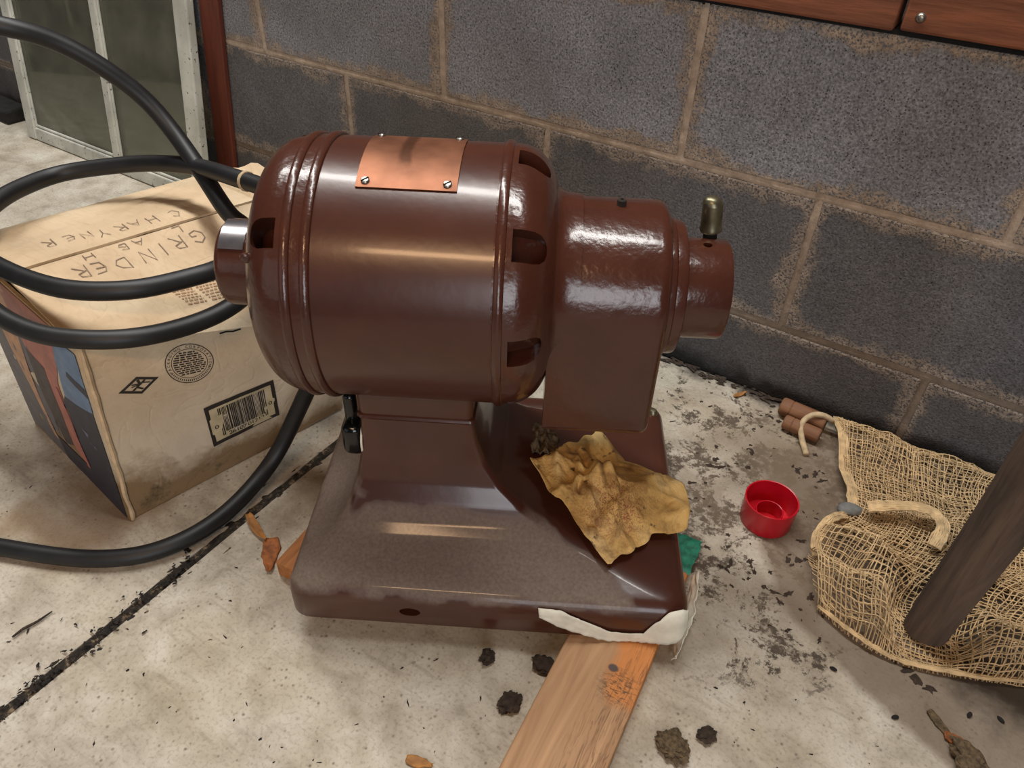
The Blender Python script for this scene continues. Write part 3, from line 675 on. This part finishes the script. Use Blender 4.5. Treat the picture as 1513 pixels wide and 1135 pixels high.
def seal(vs, fs):
    cx, cy = .3525*.31, .8256*.225; mp = bx_front; ang = radians(-6)
    circ = lambda r: [(cx+r*cos(2*pi*k/48), cy+r*sin(2*pi*k/48)) for k in range(48)]
    stroke(vs, fs, circ(.0272), .0010, mp, True); stroke(vs, fs, circ(.0205), .0007, mp, True)
    tx = 'PACKAGING CORPORATION'
    for k, ch in enumerate(tx):
        a = radians(200-220*k/(len(tx)-1))
        if ch != ' ': put_text(vs, fs, ch, cx+.0238*cos(a), cy+.0238*sin(a), .0046, a-pi/2, mp)
    r = random.Random(3)
    for k in range(11):
        y = .0158-.0030*k; w = sqrt(max(0, .0185**2-y*y)); x = -w
        while x < w-.002:
            l = r.uniform(.002, .007); l = min(l, w-x); stroke(vs, fs, [(cx+x, cy+y), (cx+x+l, cy+y)], .0017, mp); x += l+r.uniform(.0008, .0018)
    for k in range(24):
        a = radians(205+130*k/23); stroke(vs, fs, [(cx+.0238*cos(a-.02), cy+.0238*sin(a-.02)), (cx+.0238*cos(a+.02), cy+.0238*sin(a+.02))], .0026, mp)
flat('round_seal', seal, MT['ink'], fp)
BQ = [Vector(q) for q in ((.3761, .2264), (.6772, .2555), (.6661, .5708), (.3651, .5184))]
def bq(x, y, off=.0008):
    p = (BQ[0]*(1-x)+BQ[1]*x)*(1-y)+(BQ[3]*(1-x)+BQ[2]*x)*y; return FP(p.x, p.y, off)
bc = flat('barcode', lambda v, f: poly(v, f, [(.03, .03), (.5, .03), (.97, .03), (.97, .5), (.97, .97), (.5, .97), (.03, .97), (.03, .5)], lambda x, y: bq(x, y, .0007)), MT['label'], fp)
def barlines(vs, fs):
    mp = lambda x, y: bq(x, y, .0011)
    for a, b, c, d in ((0, 0, 1, .09), (0, .91, 1, 1), (0, .09, .055, .91), (.945, .09, 1, .91)):
        for k in range(8):
            x0, x1 = a+(c-a)*k/8, a+(c-a)*(k+1)/8; poly(vs, fs, [(x0, b), (x1, b), (x1, d), (x0, d)], mp)
    r = random.Random(12); x = .165
    while x < .83:
        w = r.choice((.006, .006, .010, .014, .018)); lo = .16 if x < .2 or x > .79 else .24
        if abs(x-.30) < .012: w = .026
        poly(vs, fs, [(x, lo), (x+w, lo), (x+w, .86), (x, .86)], mp); x += w+r.choice((.006, .008, .012))
    for k, ch in enumerate('26107'): put_text(vs, fs, ch, .27+.052*k, .165, .13, 0, lambda X, Y: mp(X, Y))
    for k, ch in enumerate('01212'): put_text(vs, fs, ch, .55+.052*k, .165, .13, 0, lambda X, Y: mp(X, Y))
    for x in (.105, .895):
        put_text(vs, fs, '0', x, .45, .13, 0, mp)
GLX = {}
flat('barcode_lines', barlines, MT['ink'], bc)
# pencilled words, upside down as seen from the machine
LET = {'G': [[(.95, .8), (.5, 1), (.1, .7), (.05, .3), (.4, 0), (.9, .15), (.9, .45), (.55, .45)]], 'R': [[(.1, 0), (.15, 1), (.7, .95), (.8, .7), (.2, .5)], [(.35, .5), (.9, 0)]],
 'I': [[(.5, 0), (.5, 1)]], 'N': [[(.1, 0), (.1, 1), (.85, .05), (.9, 1)]], 'D': [[(.1, 0), (.1, 1), (.7, .85), (.95, .5), (.7, .1), (.1, 0)]],
 'E': [[(.9, .95), (.3, .9), (.1, .5), (.3, .08), (.9, .05)], [(.15, .5), (.75, .5)]], 'H': [[(.1, 0), (.1, 1)], [(.85, 0), (.9, 1)], [(.1, .5), (.88, .52)]],
 'A': [[(0, 0), (.45, 1), (.95, 0)], [(.2, .4), (.75, .42)]], 'Y': [[(.05, 1), (.45, .5), (.9, 1)], [(.45, .5), (.4, 0)]], 'C': [[(.9, .85), (.45, 1), (.1, .5), (.4, 0), (.9, .15)]],
 'L': [[(.15, 1), (.1, 0), (.85, .05)]], 'B': [[(.1, 0), (.1, 1), (.7, .9), (.2, .55), (.8, .35), (.65, .05), (.1, 0)]]}
def write(items, P, sa, sb, w):
    def fn(vs, fs):
        for ch, a, b in items:
            for st in LET[ch]:
                pts = [(a-(x-.5)*sa, b-(y-.5)*sb) for x, y in st]
                # keep pen width even in metres
                mp = lambda X, Y: P(X/.31, Y/.145, .0009)
                stroke(vs, fs, [(x*.31, y*.145) for x, y in pts], w, mp)
    return fn
def letters(txt, pos, P, sa, sb, w, par):
    for c, (a, b) in zip(txt, pos): flat('letter', write([(c, a, b)], P, sa, sb, w), MT['pencil'], par)
letters('GRINDER', [(.665, .845), (.582, .835), (.518, .812), (.449, .790), (.354, .778), (.275, .795), (.212, .800)], FF, .054, .125, .0013, ff)
letters('LABH', [(.617, .955), (.461, .945), (.399, .94), (.274, .94)], FF, .042, .065, .0011, ff)
letters('HARYNERC', [(.577, .165), (.515, .195), (.461, .195), (.389, .20), (.339, .245), (.285, .285), (.214, .31), (.666, .15)], BF, .042, .13, .0012, bf)
def smallprint(vs, fs):
    r = random.Random(8); mp = lambda a, b: FF(a, b, .0009)
    for k in range(11):
        b = .54-.027*k; 
        for a0, a1 in ((.41+.004*k, .49+.003*k), (.50+.004*k, .60+.002*k)):
            a = a0
            while a < a1:
                l = r.uniform(.006, .02); mp_ = lambda X, Y: FF(X, Y, .0009)
                n0 = len(vs); e = min(a+l, a1); vs += [mp(a, b-.006), mp(e, b-.006), mp(e, b+.006), mp(a, b+.006)]; fs.append((n0, n0+1, n0+2, n0+3)); a += l+.004
flat('small_print', smallprint, MT['fine'], ff)
flat('tear_slit', lambda v, f: stroke(v, f, [(.150, .221), (.158, .2225), (.166, .2215), (.176, .2235)], .0022, lambda X, Y: FP(X/.31, Y/.225, .001)), MT['dark'], fp)
PIC = [('p_grey', [(.99, .99), (.55, .99), (.55, .02), (.99, .02)], 0), ('p_peach', [(.90, .99), (.60, .99), (.62, .70), (.655, .31), (.60, .13), (.66, .13), (.76, .45)], 1), ('p_pink', [(.66, .99), (.18, .99), (.21, .87), (.31, .63), (.29, .16), (.385, .20), (.505, .44), (.58, .72)], 1),
 ('p_navy', [(.60, .16), (.30, .16), (.33, .50), (.27, .60), (.03, .66), (.012, .01), (.60, .01)], 1), ('p_dark', [(.575, .68), (.413, .66), (.40, .39), (.395, .22), (.50, .17), (.56, .38)], 2), ('p_blue', [(.21, .93), (.03, .95), (.025, .64), (.10, .62), (.27, .59), (.25, .80)], 2),
 ('p_lav', [(.207, .448), (.163, .436), (.12, .36), (.165, .38)], 2), ('p_red', [(.345, .60), (.325, .60), (.27, .153), (.30, .153)], 3), ('p_navy', [(.16, .79), (.03, .77), (.03, .72), (.17, .76)], 3)]
for mname, pts, k in PIC:
    b = bmesh.new(); cpt = [Vector(p) for p in pts]
    me_v = []; fl_ = []
    vs = [b.verts.new((p[0], p[1], 0)) for p in pts]; b.faces.new(vs); bmesh.ops.triangulate(b, faces=b.faces[:]); bmesh.ops.subdivide_edges(b, edges=b.edges[:], cuts=4, use_grid_fill=True)
    for v_ in b.verts: v_.co = LP(1-v_.co.x, v_.co.y, .0006+.0003*k)
    bmesh.ops.recalc_face_normals(b, faces=b.faces); bobj('printed_picture', b, MT[mname], lp)

# ------------------------------------------------------------------ rubber cable
c1p = [(.5615, -.4850, .3712), (.5227, -.4660, .3640), (.4591, -.4625, .3600), (.3712, -.4473, .3450), (.2852, -.4551, .3300), (.2268, -.4853, .3200), (.1894, -.5209, .3140), (.1911, -.5665, .3150), (.2041, -.6076, .3150), (.2231, -.6499, .3070), (.2618, -.6861, .2960), (.3116, -.7081, .2830), (.3631, -.7134, .2710), (.4174, -.7037, .2640), (.4604, -.6799, .2610), (.4908, -.6473, .2570), (.5056, -.6018, .2500), (.5163, -.5556, .2500), (.5177, -.5132, .2600), (.4969, -.4761, .2850), (.4621, -.4657, .3020), (.4422, -.4681, .3120), (.3864, -.4512, .3400), (.3352, -.4391, .3700), (.3002, -.4450, .4100), (.2751, -.4722, .4500), (.2493, -.5026, .4800), (.2279, -.5434, .5000), (.1776, -.5739, .5000), (.10, -.60, .475), (.04, -.625, .43), (.02, -.65, .37), (.05, -.668, .32), (.12, -.672, .30), (0.2394,-0.6774,0.3000), (0.3247,-0.6795,0.3000), (0.3879,-0.6727,0.2990), (0.4329,-0.6563,0.2980), (0.4721,-0.6211,0.2960), (0.4891,-0.5761,0.2920), (0.5011,-0.5318,0.2900), (.470, -.445, .270), (.505, -.405, .235), (.555, -.405, .20), (.588, -.445, .18), (.5853, -.4950, .1600), (.5735, -.5062, .1300), (.5581, -.5189, .0900), (.5412, -.5544, .0300), (.5450, -.6223, .0112), (.5430, -.6822, .0108), (.5218, -.7319, .0108), (.4849, -.7677, .0108), (.4372, -.7956, .0108), (.3745, -.8231, .0108), (.3098, -.8506, .0108), (.22, -.88, .0108), (.10, -.92, .0108)]
cb = mobj('rubber_cable', *tube(smoothpts(spline(c1p, 6), 4), .0104, 14), MT['rubber'], None, True, None)
tag(cb, 'thick black rubber cable looping from the grinder over the cardboard box to the floor', 'cable')

cc_ = mobj('cable_tie', *tube([(.485, -.4636, .3622), (.4838, -.4635, .3620), (.4815, -.4634, .3617), (.480, -.4633, .3615)], [.0110, .0118, .0118, .0110], 14), MT['strap'], cb, True)

# ------------------------------------------------------------------ window sash leaning on the wall
TL = math.atan(.16)
sash = thing('window_sash', 'old white window sash with two dirty panes leaning on the block wall', 'window sash', (-.462, -.104, .002), (-TL, 0, 0))
def rough_box(name, x0, x1, z0, z1, y0=0.0, y1=.018, parent=sash, mat='white', bev=.003):
    b = boxbm(x0, x1, y0, y1, z0, z1, bev, 2); return bobj(name, b, MT[mat], parent)
XL, XR, XM, HT = -.328, .318, .022, .565
rough_box('stile', XL, XL+.034, 0, HT); rough_box('stile', XR-.040, XR, 0, HT)
rough_box('rail', XL+.0342, XR-.0402, 0, .030, .001, .017); rough_box('rail', XL+.0342, XR-.0402, HT-.05, HT, .001, .017)
rough_box('muntin', XM-.012, XM+.012, .0302, HT-.0502, .001, .0165)
for a, b in ((XL+.0342, XM-.0122), (XM+.0122, XR-.0402)):
    rough_box('pane', a, b, .0302, HT-.0502, .0095, .0125, sash, 'glass', 0)
    for q0, q1, h0, h1 in ((a, a+.004, .031, HT-.051), (b-.004, b, .031, HT-.051), (a+.0042, b-.0042, .031, .037)):
        rough_box('putty', q0, q1, h0, h1, .004, .0093, sash, 'white', .002)
# red-brown board standing behind its right stile
rb_ = bobj('wooden_board', boxbm(-.026, .026, -.0055, .0055, .006, 1.05, .002), MT['standwood']); rb_.location = (-.176, -.0145, 0); rb_.rotation_euler = (0, radians(9.0), 0)
rb_.rotation_euler = (0, radians(9.5), 0)
tag(rb_, 'narrow red brown board standing against the block wall right of the window sash', 'board')
cw = bobj('wood_offcut', boxbm(-.20, .20, -.03, .03, .0005, .035, .006, 2), MT['char']); cw.location = (-1.10, -.055, 0); cw.rotation_euler = (0, 0, radians(-2))
for v_ in cw.data.vertices: v_.co += Vector((0, nz(v_.co.x, 1, 0, 30)*.01, nz(v_.co.x, 4, v_.co.y, 30)*.006 if v_.co.z > .01 else 0))
tag(cw, 'blackened piece of wood on the floor at the wall foot left of the window sash', 'wood')

# ------------------------------------------------------------------ red cap
cp = thing('plastic_cap', 'red round plastic bottle cap with an inner ring standing on the floor', 'cap', (1.1025, -.2615, 0), (0, 0, 0))
R0 = .0315; Hc = .038
cup = mobj('outer_cup', *lathe([(.0, 0), (.0, R0-.001), (.0015, R0), (Hc, R0+.0012), (Hc+.0006, R0+.0005), (Hc, R0-.0006), (.004, R0-.0018), (.004, 0)], 56, 'Z'), MT['red'], cp, True)
mobj('inner_ring', *lathe([(.0035, .0168), (.0245, .0168), (.025, .0162), (.0245, .0154), (.0035, .0154)], 40, 'Z'), MT['red'], cp, True).location = (.002, -.006, 0)
b = boxbm(-.004, .004, -.0235, -.0205, .004, .020, .001); bobj('spout_tab', b, MT['red'], cp)

# ------------------------------------------------------------------ burlap cloth
def tab(T, s):
    k = s*(len(T)-1); i = min(int(k), len(T)-2); u = k-i; a, b = Vector(T[i]), Vector(T[i+1]); a0 = Vector(T[max(i-1, 0)]); b1 = Vector(T[min(i+2, len(T)-1)])
    return .5*((2*a)+(b-a0)*u+(2*a0-5*a+4*b-b1)*u*u+(3*a-a0-3*b+b1)*u**3)
LE = [(1.128, -.040), (1.150, -.100), (1.176, -.160), (1.190, -.205), (1.172, -.250), (1.164, -.295), (1.176, -.335), (1.196, -.360)]
FE = [(1.196, -.360), (1.245, -.378), (1.300, -.376), (1.36, -.352), (1.42, -.325), (1.52, -.300), (1.64, -.285)]
BE = [(1.128, -.040), (1.20, -.036), (1.28, -.034), (1.37, -.032), (1.46, -.03), (1.55, -.03), (1.64, -.03)]
RE = [(1.64, -.03), (1.65, -.16), (1.64, -.285)]
STK = Vector((1.302, -.325))
def plan(s, t):
    L, R_, B, Fq = tab(LE, t), tab(RE, t), tab(BE, s), tab(FE, s)
    P00, P10, P01, P11 = Vector(LE[0]), Vector(RE[0]), Vector(LE[-1]), Vector(RE[-1])
    return L*(1-s)+R_*s+B*(1-t)+Fq*t-(P00*(1-s)*(1-t)+P10*s*(1-t)+P01*(1-s)*t+P11*s*t)
def fabric_h(p, t, s, layer):
    ps = Vector((p.x, p.y)); d = (ps-STK).length
    h = .007+.018*(.5+.5*nz(p.x, p.y, layer*5, 14))+.009*abs(nz(p.x, p.y, 3+layer*7, 38))
    h += .052*exp(-((t-.83)/.085)**2)*(.45+.55*exp(-((p.x-1.26)/.10)**2)+.25*nz(p.x, 1, layer, 20))      # the thick roll at the front
    h += .026*exp(-((t-.62)/.05)**2)*exp(-((p.x-1.21)/.05)**2)
    a = math.atan2(p.y-STK.y, p.x-STK.x); h += .016*max(0, sin(a*5+1.0))*exp(-((d-.07)/.06)**2)              # folds radiating from the post
    h += .014*exp(-((t-.08)/.05)**2)
    k = min(1, max(0, (d-.034)/.03)); h *= k*k*(3-2*k)
    if t > .94: h *= max(.1, (1-t)/.06)
    return h
def cloth(s, t, layer=0):
    p = plan(s, t)
    w = Vector((nz(p.x, p.y, 20+layer, 22), nz(p.x, p.y, 30+layer, 22)))*(.010 if layer == 0 else .022)*min(1, 8*min(s, t, 1-t))
    p = p+w
    if layer == 2: t2 = t*.55; q_ = plan(s, t2); p = Vector((q_.x, q_.y))+Vector((nz(q_.x, q_.y, 41, 18), nz(q_.x, q_.y, 47, 18)))*.014*min(1, 8*min(s, t, 1-t)); t = t2
    return Vector((p.x, p.y, fabric_h(p, t, s, layer)*(1.0, .55, 1.12)[layer]+.0015))
bl = thing('burlap_cloth', 'loosely woven tan burlap cloth bunched on the floor around the dark post', 'cloth', (1.3, -.2, 0))
OFF = Vector((1.3, -.2, 0))
def threads(layer, ns, nt, r, seed):
    vs, fs = [], []
    def strand(fn, m):
        pts = [fn(k/m)-OFF for k in range(m+1)]; v, f = tube(pts, r, 4, False); n0 = len(vs); vs.extend(v); fs.extend(tuple(n0+i for i in q) for q in f)
    rr = random.Random(seed)
    skew = (.0, .16, -.05)[layer]
    for i in range(ns):
        s0 = (i+rr.uniform(-.22, .22))/ns; ph = rr.random()*9
        if layer == 0 or True: strand(lambda t: cloth(min(1, max(0, s0+skew*(t-.5)+.0035*nz(t*9, ph))), t, layer)+Vector((0, 0, .0006*sin(t*nt*pi))), 74)
    for j in range(nt):
        t0 = (j+rr.uniform(-.22, .22))/nt; ph = rr.random()*9
        strand(lambda s: cloth(s, min(1, max(0, t0+skew*.8*(s-.5)+.004*nz(s*14, ph))), layer)+Vector((0, 0, .0006*cos(s*ns*pi))), 110)
    o = mobj('woven_threads', vs, fs, MT['burlap'], bl, True, None); o['kind'] = 'stuff'; return o
threads(0, 62, 44, .00078, 1)
threads(1, 74, 50, .00070, 2)
threads(2, 84, 40, .00066, 3)
# hems and folds: bundles of yarn along the doubled edges
def band(name, pts, wd, zoff=.002, n=40, strands=9):
    P = smoothpts(spline(pts, max(2, n//len(pts))), 2); vs = []; fs = []; r_ = random.Random(int(wd*1e5)+len(pts))
    for q in range(strands):
        u0 = (q/(strands-1)-.5)*wd; ph = r_.random()*50; line = []
        for i, p in enumerate(P):
            t = P[min(i+1, len(P)-1)]-P[max(i-1, 0)]; t.z = 0; t.normalize(); k = Vector((-t.y, t.x, 0))
            line.append(p+k*(u0*(1+.25*nz(i*.2, 3, ph))+.0016*nz(i*.5, ph))+Vector((0, 0, zoff+.0014*nz(i*.6, 7, ph)+.0012*(1-abs(u0)/wd*2)))-OFF)
        v, f = tube(line, .00125, 5); n0 = len(vs); vs += v; fs += [tuple(n0+a for a in g) for g in f]
    o = mobj(name, vs, fs, MT['burlap'], bl, True, None); o['kind'] = 'stuff'; return o
band('hem', [cloth(.005, t) for t in (.0, .1, .2, .3, .42)], .012, strands=11)
band('hem', [cloth(s, .012) for s in (0, .2, .4, .6, .8, 1)], .006, n=90, strands=5)
band('hem', [cloth(s, .985) for s in (0, .15, .3, .5, .7, 1)], .004, n=90, strands=4)
band('hem', [(1.186, -.222, .024), (1.172, -.250, .034), (1.166, -.282, .026), (1.174, -.302, .018)], .010)
band('fold', [(1.204, -.206, .034), (1.228, -.196, .042), (1.256, -.184, .046), (1.276, -.182, .044), (1.288, -.196, .038), (1.285, -.222, .030)], .014, .004, strands=12)
# strap ends at its far corner
st = mobj('strap', *tube(smoothpts(spline([(1.128, -.050, .022), (1.112, -.055, .030), (1.098, -.062, .029), (1.090, -.076, .022), (1.096, -.092, .010), (1.106, -.106, .004), (1.112, -.118, .0045)], 6), 2), .0042, 8), MT['strap'], None, True, None)
tag(st, 'pale cotton strap looped over the dowels at the cloth corner', 'strap')
# two dowels at the wall foot
for (p, q, r, lb) in (((1.052, -.048, .0145), (1.118, -.052, .0145), .0135, 'thicker reddish brown wooden dowel nearest the block wall'), ((1.066, -.0765, .0115), (1.118, -.0795, .0115), .0108, 'thinner dull brown dowel in front of the reddish one')):
    p, q = Vector(p), Vector(q); L = (q-p).length
    o = mobj('wooden_dowel', *lathe([(0, 0), (0, r*.86), (.0015, r*.96), (.003, r), (L*.22, r*1.0), (L*.24, r*.93), (L*.26, r), (L-.003, r), (L-.0015, r*.96), (L, r*.86), (L, 0)], 24), MT['dowel'], None, True)
    o.location = p; o.rotation_euler = (0, 0, math.atan2(q.y-p.y, q.x-p.x)); tag(o, lb, 'dowel')
# pebble
def blob(name, c, sx, sy, sz, mat, seed, rough=.35, sub=2, rot=0):
    b = bmesh.new(); bmesh.ops.create_icosphere(b, subdivisions=sub, radius=1)
    for v_ in b.verts:
        k = 1+rough*nz(v_.co.x, v_.co.y, v_.co.z+seed, 1.6)+rough*.7*nz(v_.co.x, v_.co.y, v_.co.z+seed, 4)+rough*.5*nz(v_.co.x, v_.co.y, v_.co.z+seed, 9); v_.co = Vector((v_.co.x*sx*k, v_.co.y*sy*k, max(v_.co.z*k, -.85)*sz))
    zmin = min(v_.co.z for v_ in b.verts)
    for v_ in b.verts: v_.co.z -= zmin
    o = bobj(name, b, MT[mat], None, True, 60); o.location = (c[0], c[1], c[2] if len(c) > 2 else .0002); o.rotation_euler = (0, 0, rot); return o
tag(blob('pebble', (1.188, -.206, .016), .017, .010, .0065, 'stone', 3, .18, 3, .5), 'smooth grey pebble at the edge of the burlap cloth', 'pebble')
# dark post standing on the cloth
def post():
    vs, fs = [], []; N = 12; prof = [(.030, .006), (.026, .017), (.012, .023), (-.006, .025), (-.022, .020), (-.029, .006), (-.028, -.010), (-.018, -.020), (-.002, -.024), (.014, -.023), (.026, -.016), (.031, -.006)]
    m = 40
    for i in range(m+1):
        z = 1.15*i/m; k = .74+.18*min(1, z/.4)+.03*nz(z, 3, 0, 12)
        for j, (x, y) in enumerate(prof):
            e = 1+.05*nz(j*.7, z*9, 2)+.03*nz(j*2.1, z*30, 5); zz = z+(.010*(x/.03)+.006*nz(j, 9) if i == 0 else 0)
            vs.append((x*k*e, y*k*e, zz if zz > 0 or i else max(zz, 0)))
    for i in range(m):
        for j in range(N): fs.append((i*N+j, i*N+(j+1) % N, (i+1)*N+(j+1) % N, (i+1)*N+j))
    fs += [tuple(range(N))[::-1], tuple(m*N+j for j in range(N))]
    return mobj('wooden_post', vs, fs, MT['postwood'], None, True, 40)
po = post(); po.location = (1.302, -.325, .0055); po.rotation_euler = (radians(0), radians(1.0), radians(-25))
tag(po, 'dark weathered wooden post standing upright in the burlap cloth', 'post')

# ------------------------------------------------------------------ leaves, chips and dried clumps
def shard(name, c, L, Wd, rot, mat, seed, curl=.15, thick=.0012, tip=.35):
    def fn(s, t):
        w = Wd*(sin(pi*min(1, .12+.88*s))**.7)*(1-tip*s); x = (s-.5)*L; y = (t-.5)*w+.12*Wd*nz(s*5, seed)
        return (x, y, .0015+curl*L*(2*s-1)**2*.35+curl*Wd*.5*(2*t-1)**2+.0012*abs(nz(s*9, t*9, seed)))
    o = mobj(name, *grid(fn, 14, 6, thick), MT[mat], None, True, None); o.location = (c[0], c[1], .0003); o.rotation_euler = (0, 0, rot); return o
tag(shard('wood_chip', (.632, -.652), .048, .026, radians(-48), 'bark', 2, .12, .003, .6), 'orange bark chip lying left of the grinder base', 'wood chip')
tag(shard('dry_leaf', (.590, -.634), .050, .012, radians(-18), 'leaf', 5, .3, .0008), 'curled tan leaf lying between the floor joint and the grinder base', 'leaf')
tag(shard('dry_leaf', (.990, -.043), .024, .008, radians(62), 'leaf', 9, .2, .0008), 'small orange leaf by the wall foot behind the grinder', 'leaf')
tag(shard('wood_chip', (.928, -.742), .026, .012, radians(20), 'leaf', 11, .1, .0015), 'small tan chip on the floor at the front of the grinder left of the board', 'wood chip')
for (x, y, sx, sy, sz, mt, lb) in ((1.121, -.595, .016, .013, .006, 'clump', 'larger crumbly brown clump on the floor right of the pine board'), (1.145, -.566, .009, .007, .004, 'mud', 'smaller dark clump beside the crumbly clump right of the pine board'),
    (1.366, -.452, .020, .014, .008, 'clump', 'crumbly grey brown clump at the bottom right corner of the floor'), (.967, -.646, .012, .010, .004, 'mud', 'dark crumb of dried mud left of the pine board'), (.921, -.618, .0085, .0075, .005, 'mud', 'small dark mud crumb in front of the grinder base'), (.975, -.592, .010, .013, .0035, 'mud', 'dark mud crumb in the shadow beside the pine board near the base')):
    tag(blob('dirt_clump', (x, y), sx, sy, sz, mt, x*37, .45, 4, x*50), lb, 'clump')
tag(shard('bark_flake', (1.338, -.425), .034, .010, radians(-35), 'clump', 21, .15, .002), 'long brown bark flake lying in front of the burlap cloth', 'bark')
tag(shard('bark_flake', (1.352, -.432), .020, .012, radians(10), 'bark', 25, .2, .002), 'short brown bark flake beside the long one in front of the cloth', 'bark')
# countless mud flakes and dark specks
def flakes(name, spots, mat, label):
    vs, fs = [], []; r = random.Random(5)
    for (x, y, s, el, rot) in spots:
        n = 13; n0 = len(vs); ca, sa = cos(rot), sin(rot)
        for k in range(n):
            a = 2*pi*k/n; q = s*r.uniform(.35, 1.2); X, Y = q*cos(a)*el, q*sin(a)/el; vs.append((x+X*ca-Y*sa, y+X*sa+Y*ca, .0002))
        vs.append((x, y, .0006+s*.25)); 
        for k in range(n): fs.append((n0+k, n0+(k+1) % n, n0+n))
    o = mobj(name, vs, fs, MT[mat]); o['kind'] = 'stuff'; tag(o, label, 'debris'); return o
r = random.Random(9)
def ok(x, y):
    d = Vector((x, y, 0))-GO; lx, ly = d.x*cos(GA)+d.y*sin(GA), -d.x*sin(GA)+d.y*cos(GA)
    return not (abs(lx) < .215 and abs(ly) < .17)
big = []
for (cx, cy, sp, n, sz) in ((1.029, -.199, .028, 26, .0055), (1.022, -.278, .022, 20, .0055), (1.122, -.151, .022, 22, .0062), (1.035, -.147, .035, 26, .004), (1.117, -.354, .026, 26, .0055), (1.153, -.364, .024, 28, .006), (1.065, -.329, .02, 22, .006), (1.07, -.09, .05, 40, .004), (1.16, -.29, .022, 24, .006), (1.305, -.385, .018, 16, .007), (1.19, -.38, .03, 20, .0045), (1.0, -.10, .05, 30, .003), (1.05, -.05, .03, 20, .005), (1.09, -.335, .02, 14, .005), (1.17, -.23, .025, 20, .003)):
    for _ in range(n):
        x, y = r.gauss(cx, sp*.7), r.gauss(cy, sp*.7)
        if y < -.02 and ok(x, y): (r.random() < .5) and big.append((x, y, sz*r.uniform(.12, 1)**1.6*1.1, r.uniform(1, 1.6), r.uniform(0, 6)))
for _ in range(260):
    x = r.uniform(.6, 1.7); big.append((x, -.016-abs(r.gauss(0, .009)), r.uniform(.002, .007), r.uniform(1, 2), r.uniform(-.5, .5)))
flakes('mud_flakes', [b_ for b_ in big if (Vector((b_[0], b_[1]))-Vector((1.1025, -.2615))).length > .036], 'mud', 'dark flakes of dried mud scattered on the floor between grinder and burlap')
sm = []
for _ in range(620):
    x, y = r.uniform(.2, 1.5), r.uniform(-1.0, -.05)
    if ok(x, y) and not (.93 < x and y > -.45) and not (.96 < x < 1.13 and y < -.34) and not (.17 < x < .53 and y > -.72) and min((Vector((x, y))-Vector(q_[:2])).length for q_ in c1p if q_[2] < .05) > .06: sm.append((x, y, abs(r.gauss(0, .0011))+.0006, r.uniform(1, 2.2), r.uniform(0, 6)))
for _ in range(260):
    y = r.uniform(-1.0, -.70); sm.append((jx(y)+r.gauss(0, .006), y, r.uniform(.0008, .003), r.uniform(1, 1.8), r.uniform(0, 6)))
flakes('floor_specks', sm, 'fleck', 'tiny dark specks of dirt strewn over the whole concrete floor')
TW0, TW1 = (.4885, -.8805), (.4931, -.8455)
SEEDS = ((1.2309, -.4229), (1.3599, -.3961), (1.3873, -.3838), (1.2971, -.4412))
tv_, tf_ = tube([(0, 0, .0018), (.012, .001, .0024), (.026, -.0008, .0020), (.042, .0006, .0016)], [.0010, .0016, .0014, .0007], 6)
tw_ = mobj('twig', tv_, tf_, MT['mud'], None, True, None); tw_.location = (TW0[0], TW0[1], 0); tw_.rotation_euler = (0, 0, math.atan2(TW1[1]-TW0[1], TW1[0]-TW0[0])); tag(tw_, 'thin dark twig on the floor left of the floor joint', 'twig')
SAY = ('black seed nearest the pine board on the open floor', 'black seed closest to the front edge of the burlap cloth', 'black seed at the right edge of the view before the cloth', 'black seed beside the long bark flake')
for k, (x, y) in enumerate(SEEDS):
    tag(blob('seed', (x, y), .0042, .0022, .0018, 'char', k, .12, 2, k*1.3), SAY[k], 'seed', 'black seeds on the floor')
